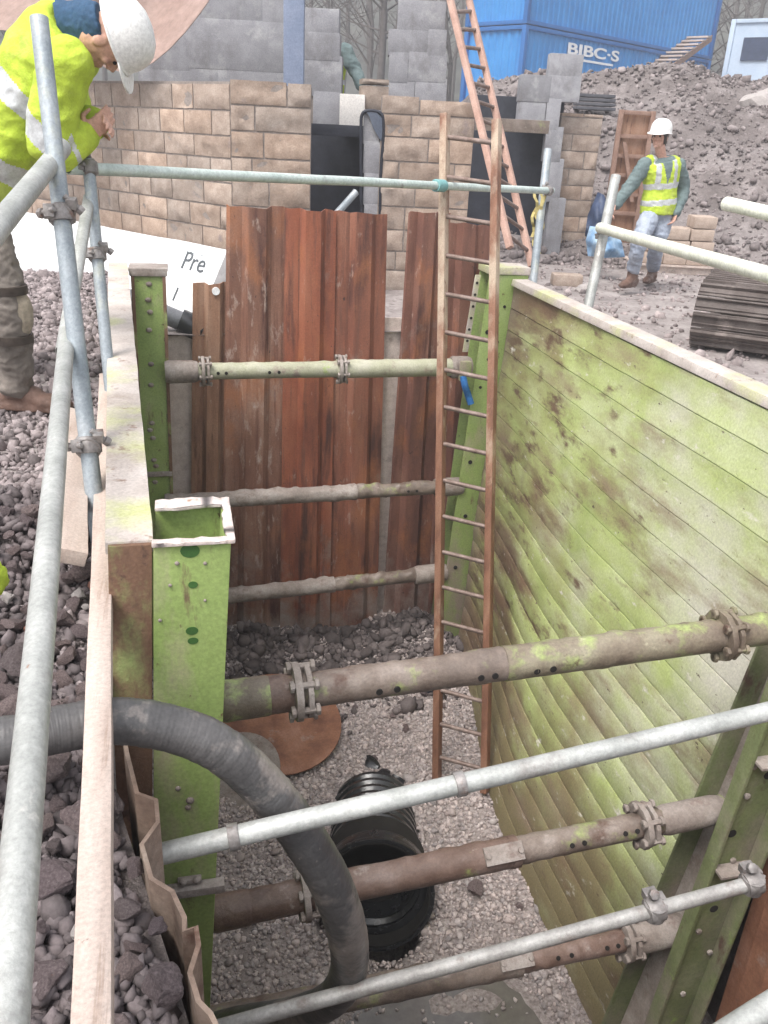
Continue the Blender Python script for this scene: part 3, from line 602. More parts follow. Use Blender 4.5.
# rusty sheet beyond the near post
def corr(pl, thick, z0, z1, taper=None):
    """polyline (x,y) extruded vertically as a sheet"""
    mb=MB(); n=len(pl); vs=[]
    nrm=[]
    for i in range(n):
        a=Vector(pl[max(i-1,0)][:2]); b=Vector(pl[min(i+1,n-1)][:2]); d=(b-a).normalized(); nrm.append(Vector((-d.y,d.x)))
    zt=z1 if hasattr(z1,'__len__') else [z1]*n
    lv=np.linspace(0,1,9)
    for side in (0,1):
        for t in lv:
            for i in range(n):
                p=Vector(pl[i][:2])+nrm[i]*thick*side; q=Vector((p.x,p.y,lerp(z0,zt[i],t)))
                if taper: q=taper(q,t)
                vs.append(q)
    L=len(lv); fs=[]
    for s in (0,1):
        for l in range(L-1):
            for i in range(n-1): fs.append((s*L*n+l*n+i,s*L*n+l*n+i+1,s*L*n+(l+1)*n+i+1,s*L*n+(l+1)*n+i))
    for i in range(n-1):
        fs.append((i,i+1,L*n+i+1,L*n+i)); e=(L-1)*n; fs.append((e+i,e+i+1,L*n+e+i+1,L*n+e+i))
    for l in range(L-1):
        for i in (0,n-1): fs.append((l*n+i,(l+1)*n+i,L*n+(l+1)*n+i,L*n+l*n+i))
    mb.add(vs,fs); return mb
pl=[]
y=.72
while y<2.20:
    pl+= [(2.26,y),(2.26,y+.10),(2.31,y+.13),(2.31,y+.22)]; y+=.26
tag(corr(pl,.008,FL,.1).build('trench_sheet',m_rust_plate,smooth=30),'rusty brown trench sheet at the near right, beside the green post','trench sheet')

# ------------------------------------------------------------------ trench box: left wall
def left_panel():
    t=thing('trench_box_wall','green steel shoring wall with a pale top edge coloured as sky glare on the left of the trench','shoring wall',(-.3,4.2,FL))
    y0,y1=1.975,6.64
    def P_(y,z,o): return Vector((lpx(z,y)-o,y,z))
    b=MB(); th0,th1=.105,.125
    b.hexa([P_(y0,FL,0),P_(y0,FL,th0),P_(y1,FL,th1),P_(y1,FL,0)],[P_(y0,.515,0),P_(y0,.515,th0),P_(y1,.515,th1),P_(y1,.515,0)]); b.build('boards',m_green_dirty,t,smooth=0)
    c=MB(); n=40; vs=[]
    for i in range(n+1):
        y=lerp(y0-.006,y1,i/n); w=.004*fbm(y,1,2.5,3); th=lerp(th0,th1,i/n)
        vs+=[P_(y,.517,-.004),P_(y,.517,th+.006),P_(y,.55,th+.006)+Vector((.003*fbm(y,4,4,2),0,w*.5)),P_(y,.55,-.004)+Vector((.004*fbm(y,7,4,2),0,w))]
    c.add(vs,[(4*i+k,4*i+(k+1)%4,4*i+4+(k+1)%4,4*i+4+k) for i in range(n) for k in range(4)]+[(3,2,1,0),(4*n,4*n+1,4*n+2,4*n+3)])
    c.build('top_cap',m_sky_pale,t,bevel=.004)
    # near end strip: rusted edge of the wall
    e=MB(); e.hexa([P_(1.955,FL,.0),P_(1.955,FL,th0),P_(1.972,FL,th0),P_(1.972,FL,.0)],[P_(1.955,.545,.0),P_(1.955,.545,th0),P_(1.972,.545,th0),P_(1.972,.545,.0)]); e.build('end_strip',m_green_rust,t,bevel=.003)
    # near post: open box section
    xa=lambda z:lpx(z,1.97)+.004; xb=lambda z:aY(230,530,1.96).x+.065*(z-.53)
    pz=.545; pb=MB(); w=.014; ya,yb=1.945,2.20
    def wall(f0,f1,y_a,y_b):
        nonlocal pz
        pb.hexa([(f0(FL),y_a,FL),(f1(FL),y_a,FL),(f1(FL),y_b,FL),(f0(FL),y_b,FL)],[(f0(pz),y_a,pz),(f1(pz),y_a,pz),(f1(pz),y_b,pz),(f0(pz),y_b,pz)])
    wall(xa,xb,ya,ya+w); wall(lambda z:xb(z)-w,xb,ya+w+.001,yb-w-.001); wall(xa,xb,yb-w,yb); pz=.12; wall(lambda z:xb(z)-.05,lambda z:xb(z)-.036,yb+.001,2.47); pz=.545
    po=pb.build('end_post',m_green,t,bevel=.004)
    # rolled, ragged lip round the top opening
    lip=MB(); z=pz; 
    def strip(a,b,wd,nrm_,seed):
        a=Vector(a);b=Vector(b);N_=10;prev=None;d=Vector(nrm_)
        for i in range(N_):
            p=a.lerp(b,i/N_);q=a.lerp(b,(i+1)/N_);j0=.007*fbm(i,seed,1.7,2);j1=.007*fbm(i+1,seed,1.7,2);w0=wd*(1+.35*fbm(i,seed+9,.9,2));w1=wd*(1+.35*fbm(i+1,seed+9,.9,2))
            lip.hexa([p,p+d*w0,q+d*w1,q],[p+Vector((0,0,.011+j0)),p+d*w0+Vector((0,0,.010+j0*.3)),q+d*w1+Vector((0,0,.010+j1*.3)),q+Vector((0,0,.011+j1))])
    strip((xa(z)-.004,ya-.010,z),(xb(z)+.010,ya-.010,z),.030,(0,1,0),1); strip((xa(z),yb+.01,z+.002),(xb(z)+.006,yb+.01,z+.002),.055,(0,-1,0),4); strip((xb(z)+.011,ya-.008,z+.001),(xb(z)+.011,yb+.008,z+.001),.024,(-1,0,0),7)
    lip.build('rim',mat('pinkish_bare_rim',[(.3,(.46,.38,.35)),(.6,(.60,.53,.50))],12,rough=(.55,.85),bump=.4,patches=[((.30,.17,.11),18,(1,1,1),.6,.7)]),po,bevel=.003)
    h=MB()
    for (px,py,rx,rz) in ((190,551,.024,.019),(193,585,.012,.010),(192,631,.016,.012),(193,641,.014,.010)):
        c=aY(px,py,ya-.0015); h.prism([(c.x+rx*math.cos(a),ya-.0015,c.z+rz*math.sin(a)) for a in np.linspace(0,2*math.pi,17)[:-1]],(0,.003,0))
    h.build_each('pin_hole_shade',m_dark_green,po)  # ovals laid on the face, hole shade put into their colour
    bl=MB()
    for px,py,r in ((177,563,.006),(205,563,.005),(170,585,.005),(190,800,.012),(188,807,.009),(205,600,.004),(178,788,.008),(160,620,.005)):
        c=aY(px,py,ya); bl.ball((c.x,ya-.002,c.z),(r,r*.7,r),8,6)
    bl.build_each('bolt',m_strut_mud,po)
    # muddy pin bracket low on the post
    c=aY(190,884,ya); br=MB(); br.box((c.x,ya-.02,c.z),(xb(c.z)-xa(c.z)+.02,.036,.03)); br.box((c.x,ya-.012,c.z+.03),(.07,.02,.016)); br.ball((c.x-.02,ya-.02,c.z+.035),.012); br.ball((c.x+.02,ya-.02,c.z+.035),.012); br.build('pin_bracket',m_strut_mud,po,bevel=.004)
    sc=MB()
    # far post
    a=aY(131,270,6.42); b2=aY(165,270,6.42); fp=MB(); lean=.012; wd=b2.x-a.x
    fx=lambda z:a.x+.02*(z-.53)
    fp.hexa([(fx(FL),6.42,FL),(fx(FL)+wd,6.42,FL),(fx(FL)+wd,6.64,FL),(fx(FL),6.64,FL)],[(fx(.52),6.42,.52),(fx(.52)+wd,6.42,.52),(fx(.52)+wd,6.64,.52),(fx(.52),6.64,.52)])
    fo=fp.build('end_post',m_green,t,bevel=.006)
    ed=MB(); 
    for xx in (-.004,wd-.02): ed.hexa([(fx(FL)+xx,6.405,FL),(fx(FL)+xx+.024,6.405,FL),(fx(FL)+xx+.024,6.418,FL),(fx(FL)+xx,6.418,FL)],[(fx(.52)+xx,6.405,.52),(fx(.52)+xx+.024,6.405,.52),(fx(.52)+xx+.024,6.418,.52),(fx(.52)+xx,6.418,.52)])
    ed.build('edge_strip',m_green_rust,fo,bevel=.002)
    cp=MB(); cp.box((a.x+wd/2,6.53,.535),(wd+.04,.26,.024)); cp.box((a.x+wd/2,6.41,.515),(wd+.03,.02,.05)); cp.build('post_cap',m_strut_mud,fo,bevel=.008)
    hh=MB()
    for px,py in ((149,284),(148,300),(150,312),(149,330),(151,364),(151,385),(152,423),(150,430),(153,438),(154,460),(156,466),(155,482)):
        c=aY(px,py,6.418); hh.ball((c.x,6.416,c.z),(.022,.012,.018),8,6)
    hh.build_each('rivet',m_strut_mud,fo)
    bb=MB(); c=aY(153,474,6.41); bb.box((c.x,6.405,c.z),(wd+.06,.03,.035)); bb.build('band',m_strut_mud,fo,bevel=.004)
left_panel()

# ------------------------------------------------------------------ struts
def strut(name,label,A,B,r0,r1,split,m0,m1,collar=None,sock=None,lumps=0,holes=(),plate=None,group='telescopic struts across the trench',sock_r=1.0,m_s=None):
    """A to B: thick tube to `split`, thinner one beyond, flange collar(s), sockets at the ends"""
    A=Vector(A);B=Vector(B);d=(B-A);L=d.length;u=d.normalized();t=thing(name,label,'strut',(A+B)/2,group)
    F_=frame(u)
    def at(k): return A+d*k
    nn=60
    amt=.0006*lumps
    lf=lambda p,dv: amt*max(0,mnoise.noise((p+dv*.06)*16)+.35*mnoise.noise((p+dv*.06)*45)+.25*dv.z-.15)*1.6
    o=MB().tube([at(lerp(0,split,i/nn)) for i in range(nn+1)],[r0*(1+.015*fbm(i*.25,A.z*5,.7,2)) for i in range(nn+1)],28,True,lf).build('outer_tube',m0,t,smooth=50)
    i_=MB().tube([at(lerp(split-.02,1,i/nn)) for i in range(nn+1)],[r1*(1+.015*fbm(i*.25,B.z*5+3,.7,2)) for i in range(nn+1)],28,True,lf).build('inner_tube',m1,t,smooth=50)
    MB().pipe(at(split-.012),at(split+.004),r0*1.05,r1*.98).build('tube_lip',m0,t,smooth=50)
    for (k,side) in (collar or ()):
        c=MB(); c.pipe(at(k)-u*.012,at(k)+u*.012,max(r0,r1)*1.62,max(r0,r1)*.9,12)
        c.pipe(at(k)+u*.028,at(k)+u*.046,max(r0,r1)*1.5,max(r0,r1)*.9,10)
        for an in range(0,360,60):
            v=F_@Vector((math.cos(rad(an+13)),math.sin(rad(an+13)),0)); p=at(k)+v*max(r0,r1)*1.38; c.tube([p-u*.03,p+u*.066],.012,6); c.tube([p-u*.03,p-u*.016],.02,6); c.tube([p+u*.05,p+u*.064],.02,6)
        c.build('flange_collar',m_strut_mud if side=='m' else m_strut_green if side=='g' else m_strut_rust,t,bevel=.003)
    for (k0,k1,rr,mm) in (sock or ()):
        s=MB(); s.tube([at(k0),at(lerp(k0,k1,.12)),at(lerp(k0,k1,.2)),at(lerp(k0,k1,.5)),at(lerp(k0,k1,.85)),at(k1)],[rr*.9,rr*1.02,rr,rr,rr*.98,rr*.86],20); s.build('socket',mm,t,smooth=50)
    if holes:
        h=MB()
        for k,an in holes:
            rr=r0 if k<split else r1; v=(EYE-at(k)); v=(v-u*v.dot(u)).normalized(); v=Matrix.Rotation(rad(an),3,u)@v; p=at(k)+v*(rr*1.004+.003)
            h.tube([p-v*.006,p+v*.0015],rr*.20,10)
        h.build_each('pin_hole_shade',m_dark,t)  # dark discs on the tube stand for shaded holes
    if plate:
        k,ln,wd=plate; v=(EYE-at(k)); v=(v-u*v.dot(u)).normalized(); w=u.cross(v); M3=Matrix((u,w,v)).transposed(); rr=r0 if k<split else r1
        p=MB(); p.box(at(k)+v*(rr+.003),(ln,wd,.012),M3); 
        for e in (-.42,.42): p.tube([at(k)+u*ln*e+v*(rr+.008),at(k)+u*ln*e+v*(rr+.018)],.012,8)
        p.build('catch_plate',m_strut_mud,t,bevel=.002)
    return t
YL,YR=2.30,2.36
A=aY(218,702,YL);B=aY(765,629,YR)
strut('trench_strut','topmost near strut, thick steel tube flaked with bright green paint, ending in a large collar',A,B,.058,.061,.50,m_strut,m_strut_green,
      collar=((.125,'m'),(.905,'g')),sock=((0,.09,.068,m_strut_green),(.07,.122,.064,m_strut_rust),(.93,.985,.05,m_strut_rust)),holes=((.255,38),(.285,38),(.43,38),(.455,38),(.53,40),(.56,40)),lumps=10)
A=aY(210,915,YL);B=aY(722,808,YR)
strut('trench_strut','middle near strut, rust brown tube passing over the black pipe',A,B,.060,.052,.56,m_strut_rust,m_strut,
      collar=((.165,'m'),(.82,'m')),sock=((0,.075,.066,m_strut_rust),(.075,.155,.056,m_strut),(.86,1.0,.062,m_strut_mud)),holes=((.665,25),(.69,25),(.775,22),(.80,22)),plate=(.53,.16,.07),lumps=10)
A=aY(205,1024,YL);B=aY(682,928,YR)
strut('trench_strut','lowest near strut, yellowish brown tube just above the puddle',A,B,.060,.050,.62,m_strut,m_strut_rust,
      collar=((.86,'m'),),sock=((.87,1.0,.072,m_strut_mud),),holes=((.70,22),(.73,22),(.81,22),(.835,22)),plate=(.61,.15,.06),lumps=12)
FYL,FYR=6.36,6.42
A=aY(165,372,FYL);B=aY(470,367,FYR)
strut('trench_strut','uppermost far strut, pale greenish tube across the rusty sheets',A,B,.062,.070,.56,m_strut_pale,m_strut_pale,collar=((.115,'m'),(.55,'m')),sock=((0,.10,.085,m_strut_mud),(.93,1.0,.09,m_strut_mud)),holes=((.16,15),(.185,15),(.32,15),(.35,15)),lumps=8,group='telescopic struts against the far sheets')
A=aY(165,503,FYL);B=aY(462,486,FYR)
strut('trench_strut','middle far strut caked in grey mud, level with the top of the near post',A,B,.064,.056,.62,m_strut_mud,m_strut,sock=((.90,1.0,.08,m_strut_mud),),holes=((.80,20),(.83,20),(.92,20)),lumps=26,group='telescopic struts against the far sheets')
A=aY(165,603,FYL);B=aY(446,572,FYR)
strut('trench_strut','lowest far strut caked in grey mud, just above the heap of rubble',A,B,.066,.058,.58,m_strut_mud,m_strut,sock=((.88,1.0,.085,m_strut_mud),),lumps=28,plate=None,group='telescopic struts against the far sheets')
# a green lug and blue rope by the uppermost far strut
t=tag(MB().box(aY(465,371,6.30),(.09,.05,.16)).build('clamp_lug',m_green,bevel=.012),'small bright green lug at the right end of the uppermost far strut','lug')
p=[aY(463,376,6.28),aY(465,386,6.26),aY(468,395,6.28),aY(471,404,6.27)]
tag(MB().tube(bezier(p,6),.028,8).build('rope',m_bluerope,smooth=50),'short blue rope hanging behind the tall ladder','rope')

# ------------------------------------------------------------------ far end: rusty trench sheets
def wave(x0,x1,y,n,amp,skew=0.0):
    pts=[];w=(x1-x0)/n
    for i in range(n):
        a=x0+i*w; j=.05*math.sin(x0*17+i*5); pts+=[(a,y),(a+(.05+j)*w,y-amp*.2),(a+(.26+j)*w,y),(a+(.36+j)*w,y-amp),(a+(.64+j)*w,y-amp*.9),(a+(.74+j)*w,y),(a+.93*w,y-.004)]
    pts.append((x1,y)); return pts
SHEETS=[ # px top-left, top-right, top y (left, right), px bottom-left, bottom-right at y=640, depth row, waves, mat, label
 (193,231,282,282,190,225,6.80,1,m_rust_pale,'short pale brown trench sheet beside the white wrapped slab'),
 (227,287,205,208,222,281,6.76,1,m_rust_brown,'tall rusty trench sheet with pale streaks, next to the short brown one'),
 (285,336,207,211,280,329,6.72,1,m_rust_red,'tall red-brown trench sheet between the streaked sheet and the sheet at the narrow gap'),
 (334,387,211,214,328,376,6.75,1,m_rust_sheet,'tall red-brown trench sheet bordering the narrow pale gap'),
 (410,450,212,213,382,428,6.77,1,m_rust_dark,'leaning dark rusty trench sheet just right of the narrow pale gap'),
 (447,490,221,225,427,468,6.73,1,m_rust_dark,'dark rusty trench sheet half hidden behind the tall ladder')]
for (a,b,ya,yb,c,d,Y_,n,mm,lab) in SHEETS:
    tl=aY(a,ya,Y_);tr=aY(b,yb,Y_);bl=aY(c,640,Y_);br=aY(d,640,Y_)
    z1=lambda x:lerp(tl.z,tr.z,(x-tl.x)/(tr.x-tl.x)); zb=bl.z; k=(FL-.15-tl.z)/(zb-tl.z)
    pl=[p for p in wave(tl.x,tr.x,Y_,n,.055)]
    shl=(bl.x-tl.x)*k; shr=(br.x-tr.x)*k
    def tap(q,t,tl=tl,tr=tr,shl=shl,shr=shr):
        f=(q.x-tl.x)/(tr.x-tl.x); return Vector((q.x+(1-t)*lerp(shl,shr,f)+.004*fbm(q.x*3,t*3,1,2),q.y+.012*fbm(q.x,t*2,1.1,2),q.z))
    zt=[z1(p[0])+random.uniform(-.012,.012) for p in pl]
    o=corr(pl,-.009,FL-.15,zt,tap).build('trench_sheet',mm,smooth=30)
    off=Vector((tl.x,Y_,0)); o.data.transform(Matrix.Translation(-off)); o.location=off      # own origin so each sheet's rust differs
    o.data.transform(Matrix.Translation(Vector((tl.x*3.3,0,0)))); o.location-=Vector((tl.x*3.3,0,0))
    tag(o,lab,'trench sheet','trench sheets closing the far end')
p=aY(205,287,6.735); tag(MB().tube([p+Vector((.08,.02,-.03)),p+Vector((.08,-.012,-.03))],.03,12).build('peg',m_white,smooth=30),'white round peg in the top of the short brown sheet','peg')
def board(name,pl,y,th,mm,label,cat):
    q=[aY(a,b,y) for a,b in pl]; return tag(MB().prism(q,(0,th,0)).build(name,mm,bevel=.004),label,cat)
board('timber_board',[(166,336),(197,334),(197,640),(166,640)],6.86,.05,m_board,'wide weathered board behind the far left green post','board')
board('timber_board',[(381,318),(402,318),(385,640),(366,640)],6.82,.03,m_board,'pale board showing through the narrow gap between rusty sheets','board')

# ------------------------------------------------------------------ trench sheet at the near left and hose
PX=[(122,735),(125,753),(135,795),(154,800),(156,824),(139,842),(149,880),(170,892),(182,918),(182,930),(194,930),(196,946),(187,970),(196,1003),(208,1013),(215,1026),(206,1050),(222,1062)]
pl=[(aZ(a,b,.19).x,aZ(a,b,.19).y) for a,b in PX]
tag(corr(pl,.009,-1.25,[.19+random.uniform(-.008,.008) for _ in pl]).build('trench_sheet',mat('dirty_brown_sheet',[(.3,(.15,.095,.07)),(.5,(.25,.18,.14)),(.7,(.34,.27,.22))],5,rough=(.6,.9),bump=.4,patches=[((.10,.05,.035),7,(1,1,.6),.55,.66),((.42,.36,.31),9,(1,1,1),.6,.72)]),smooth=30),'zigzag rusty trench sheet holding back the stones at the near left','trench sheet')
hp=[(-40,746,1.66),(20,738,1.70),(60,729,1.74),(120,721,1.79),(180,731,1.83),(225,752,1.87),(265,788,1.94),(300,832,2.0),(330,882,2.1),(347,932,2.25),(348,972,2.42),(330,1000,2.6),(290,1015,2.8),(240,1022,3.05),(190,1034,3.4)]
hb=bezier([aD(*h) for h in hp],40)
hr=[.86*lerp(.055,.062,min(1,i/len(hb)*1.6))+.0003*math.sin(i*2.0)+.0014*fbm(i,0,.12,2) for i in range(len(hb))]
t=thing('suction_hose','thick grey-black suction hose looping over the green post down to the puddle','hose',aD(180,731,1.93))
MB().tube(hb,hr,28).build('hose_wall',m_rubber,t,smooth=60)

# ------------------------------------------------------------------ scaffold tubes
def add_coupler(mb,c,u,v,r=.03):
    """two half bands round tubes of direction u and v meeting near c"""
    for d in (u,v):
        d=d.normalized(); mb.pipe(c-d*.024,c+d*.024,r+.010,r-.002,16)
        n=d.orthogonal().normalized(); mb.box(c+n*(r+.018),(.03,.03,.04),frame(d)); mb.tube([c+n*(r+.02)-d.cross(n)*.03,c+n*(r+.02)+d.cross(n)*.035],.009,8); mb.tube([c+n*(r+.02)+d.cross(n)*.022,c+n*(r+.02)+d.cross(n)*.04],.016,6)
def scaf(label,A,B,mm,r=.0245,coup=(),group=None,name='scaffold_tube'):
    A=Vector(A);B=Vector(B);n=max(2,int((B-A).length/.25)); pts=[A.lerp(B,i/n)+Vector((0,0,.003*fbm(i,A.x,.5,2))) for i in range(n+1)]
    t=thing(name,label,'scaffold tube',A,group); mb=MB(); mb.tube(pts,r,20,False); mb.pipe(A,A+(B-A).normalized()*.02,r,r*.86,20); mb.pipe(B-(B-A).normalized()*.02,B,r,r*.86,20); mb.build('tube',mm,t,smooth=50)
    # dark discs stand for the shade inside both tube ends
    u=(B-A).normalized(); mb=MB(); mb.tube([A+u*.021,A+u*.022],r*.86,16); mb.tube([B-u*.022,B-u*.021],r*.86,16); mb.build_each('bore',m_dark,t)
    for (k,v) in coup:
        c=MB(); add_coupler(c,A.lerp(B,k),B-A,Vector(v),r+.003); c.build('coupler',m_coupler,t,bevel=.002)
    return t
post1a=aD(39,18,2.6); post1b=post1a+(aD(97,520,2.72)-post1a)*1.02
d1=(post1b-post1a); post1b=post1a+d1*((post1a.z-(-.0))/(post1a.z-post1b.z)) if post1b.z>.0 else post1b
ra=aD(-30,262,1.85); rb=aD(62,148,2.82)
la=aD(2,1060,.86); lm=aD(66,345,2.68); lb=aD(88,205,3.62)
scaf('blue-grey scaffold post in front of the bending man, leaning beside the trench',post1a,post1b,m_galv_blue,.0275,coup=((.31,rb-ra),(.69,lb-lm)))
p2a=aD(88,160,3.62); p2b=aD(109,375,3.72); p2b=p2a+(p2b-p2a)*1.2
scaf('shorter grey scaffold post standing behind the leaning blue-grey one',p2a,p2b,m_galv_blue,.0255,coup=((.03,Vector((1,.3,0))),(.36,lb-lm)))
scaf('upper white guard rail running past the bending man to the leaning scaffold post',ra,rb,m_galv,.030)
pts=[la,lm,lb]
scaf('long pale guard rail running down the left edge over the broken stones',la,lm+(lm-la).normalized()*.12,m_galv,.0245)
scaf('short pale guard rail between the two scaffold posts at the left',aD(63,352,2.74),lb+(lb-lm).normalized()*.08,m_galv,.0245)
r0=aD(68,168,3.56); r1=aD(552,191,6.9)
jt=r0.lerp(r1,.80)
T=scaf('thin pale green handrail crossing in front of the stone wall',r0,r1,m_galv_green,.026,coup=((.985,Vector((.05,0,1))),))
u=(r1-r0).normalized(); k=.0
for i in range(200):
    q=r0.lerp(r1,i/200); w=q-EYE; dd=w.dot(FW); X_=W/2+FPX*w.dot(RT)/dd
    if X_>438: break
MB().pipe(q-u*.05,q+u*.05,.04,.026,16).build('sleeve',m_turq,T,bevel=.003)
pA=aD(548,150,6.96); pB=aD(533,282,6.96); pB=pA+(pB-pA)*1.35
scaf('grey scaffold post with yellow webbing behind the far end of the green wall',pA,pB,m_galv_blue,.033)
sp=MB()
for dx in (-.035,.0,.03):
    p=aD(541,192,6.88)+HR*dx; L=.42+dx*2; pts=[p+Vector((.02*math.sin(i*1.3+dx*60),.012*math.cos(i*1.7),-L*i/9)) for i in range(10)]
    for i in range(9):
        sp.hexa([pts[i]-HR*.012,pts[i]+HR*.012,pts[i]+HR*.012+HF*.003,pts[i]-HR*.012+HF*.003],[pts[i+1]-HR*.010,pts[i+1]+HR*.012,pts[i+1]+HR*.012+HF*.003,pts[i+1]-HR*.010+HF*.003])
tag(sp.build('webbing',m_strap,smooth=60),'yellow webbing strips hanging from the end of the pale green handrail','webbing')
qa=aD(616,176,6.15); qb=aD(587,312,6.2); qb=qa+(qb-qa)*1.35
e1=aD(600,228,6.1); e2=aD(790,281,3.6)
scaf('pale leaning scaffold post behind the green wall, in front of the walking man',qa,qb,m_galv,.036,coup=((.30,e2-e1),))
scaf('cream guard rail running from the leaning post out to the right edge',e1,e2,m_cream_tube,.036)
scaf('upper cream guard rail with its open end showing at the right',aD(726,204,4.3),aD(800,221,3.9),m_cream_tube,.034)
# tubes across the near end of the trench
a,b=aD(148,857,1.82),aD(800,704,2.12); scaf('clean pale scaffold tube crossing in front of the hose',a,b,m_galv,.0235)
c1=MB(); uu=b-a
for k in (.115,.44): c1.pipe(a.lerp(b,k)-uu.normalized()*.012,a.lerp(b,k)+uu.normalized()*.012,.029,.022,14)
c1.build_each('joint_ring',m_coupler,bpy.data.objects[[o.name for o in COL.objects if o.name.startswith('scaffold_tube')][-1]],bevel=.002)
a,b=aD(196,1034,2.28),aD(757,882,2.55); scaf('dull mud-spattered scaffold tube just over the lowest near strut',a,b,m_dull_tube,.0215,coup=((.99,Vector((0,0,1))),(.80,Vector((0,0,1)))))
scaf('pale scaffold tube cut off by the bottom right corner',aD(715,1040,1.62),aD(800,986,1.7),m_galv,.0235)

# ------------------------------------------------------------------ timber
ba=[aZ(102,372,.42),aZ(111,372,.42)]; bb=[aZ(68,1050,.42),aZ(112,1050,.42)]
far=aZ(105,372,.42); near=aZ(90,1050,.42); d=(near-far).normalized(); sd_=Vector((-d.y,d.x,0))
mb=MB(); n=26
for i in range(n):
    f=lambda t:far.lerp(near,t)+Vector((0,0,.006*fbm(t*3,2,1,2)))
    p,q=f(i/n),f((i+1)/n); w0=.0235; hgt=.04
    mb.hexa([p-sd_*w0-Vector((0,0,hgt)),p+sd_*w0-Vector((0,0,hgt)),q+sd_*w0-Vector((0,0,hgt)),q-sd_*w0-Vector((0,0,hgt))],[p-sd_*w0,p+sd_*w0,q+sd_*w0,q-sd_*w0])
bt=MB(); 
def beam(A,B,w,h,mm,name,label,cat,up=Vector((0,0,1)),bev=.004,nseg=20,wob=.004,group=None):
    A=Vector(A);B=Vector(B);u=(B-A).normalized();s=u.cross(up).normalized();v=s.cross(u); vs=[];fs=[]
    for i in range(nseg+1):
        p=A.lerp(B,i/nseg)+v*wob*fbm(i*.3,A.x*7,1,2)+s*wob*fbm(i*.3,A.y*7+5,1,2)
        vs+=[p-s*w/2-v*h/2,p+s*w/2-v*h/2,p+s*w/2+v*h/2,p-s*w/2+v*h/2]
    for i in range(nseg):
        for k in range(4): fs.append((4*i+k,4*i+(k+1)%4,4*i+4+(k+1)%4,4*i+4+k))
    fs+=[(3,2,1,0),(4*nseg,4*nseg+1,4*nseg+2,4*nseg+3)]
    m_=MB(); m_.add(vs,fs)
    o=m_.build(name,mm,bevel=bev); return tag(o,label,cat,group) if label else o
beam(far-Vector((0,0,.03)),near-Vector((0,0,.03)),.052,.05,m_timber,'timber_batten','long pale timber batten lying along the left side of the trench','timber')
for k,(x,y) in enumerate(((-.33,3.55),(-.2,1.2))):
    pass
A=aZ(69,412,.42);B=aZ(63,556,.40)
beam(A,B,.125,.045,m_timber,'timber_board','short wide timber board on the stones by the kneeling leg','timber',up=Vector((.35,0,1)))

# ------------------------------------------------------------------ ladders
def ladder(name,label,TL,TR,BL,BR,n,first,step,ms,mr,w=.05,dp=.07,rr=.016):
    TL,TR,BL,BR=map(Vector,(TL,TR,BL,BR)); t=thing(name,label,'ladder',(BL+BR)/2)
    for a,b in ((TL,BL),(TR,BR)):
        u=(b-a).normalized(); s=(TR-TL); s=(s-u*s.dot(u)).normalized(); v=u.cross(s); mb=MB(); vs=[];fs=[];N_=14
        for i in range(N_+1):
            p=a.lerp(b,i/N_)+s*.004*fbm(i*.4,a.x,1,2); vs+=[p-s*w/2-v*dp/2,p+s*w/2-v*dp/2,p+s*w/2+v*dp/2,p-s*w/2+v*dp/2]
        for i in range(N_):
            for k in range(4): fs.append((4*i+k,4*i+(k+1)%4,4*i+4+(k+1)%4,4*i+4+k))
        fs+=[(3,2,1,0),(4*N_,4*N_+1,4*N_+2,4*N_+3)]; mb.add(vs,fs); mb.build('stile',ms,t,bevel=.006)
    for i in range(n):
        k=first+step*i; MB().tube([TL.lerp(BL,k),TR.lerp(BR,k)],rr,12).build('rung',mr,t,smooth=50)
    return t
TL=aD(445,114,5.72);TR=aD(497,120,5.55);BL=aD(437,779,6.34);BR=aD(485,792,6.22)
ladder('ladder','tall orange-brown ladder standing in the trench against the handrail',TL,TR,BL,BR,18,.031,.0548,m_ladder,m_rung)
s0=aD(443,-30,8.4);s1=aD(461,-34,8.75);b0=aD(510,248,7.7);b1=aD(532,266,8.05)
ladder('ladder','pinkish brown ladder leaning steeply behind the tall one, seen edge-on',s0,s1,b0,b1,15,.03,.066,m_ladder2,m_rung,.05,.06,.018)

# ------------------------------------------------------------------ trench floor things
t=thing('drain_pipe','large black ribbed pipe half buried in the gravel, open end facing the camera','pipe',(1.02,3.75,-2.7))
pa=Vector((.97,3.60,-2.68)); pb=Vector((1.21,4.72,-3.06)); u=(pb-pa).normalized(); F_=frame(u)
pts=[];rs=[]
L=(pb-pa).length; nrib=10
for i in range(nrib):
    k0=.10+.87*i/nrib; w=.87/nrib
    for f,r in ((.0,.268),(.22,.300),(.60,.300),(.82,.268)): pts.append(pa+u*L*(k0+w*f)); rs.append(r)
MB().tube(pts,rs,40,False).build('ribbed_wall',m_black,t,smooth=30)
sk=MB(); sk.pipe(pa,pa+u*L*.10,.345,.33,40); sk.pipe(pa+u*L*.095,pa+u*L*.12,.343,.28,40); sk.pipe(pa-u*.006,pa+u*.03,.358,.336,40); sk.build('socket',m_black,t,bevel=.004)
MB().pipe(pa+u*L*.16,pa+u*L*.95,.262,.255,32).build('bore',m_black,t,smooth=40); MB().pipe(pa-u*.004,pa+u*L*.3,.330,.322,40).build('shade_sleeve',m_dark,t); MB().tube([pa+u*L*.30,pa+u*L*.36],.254,32).build('shade_disc',m_dark,t)  # dark sleeve and disc put the mouth's shade into the colour
tag(MB().tube([Vector((.58,5.40,FL+.16)),Vector((.58,5.40,FL+.16))+Vector((.05,-.22,1)).normalized()*.014],.50,48).build('steel_plate',m_rust_plate,bevel=.004),'round rusty steel plate lying on the gravel behind the near green post','plate')
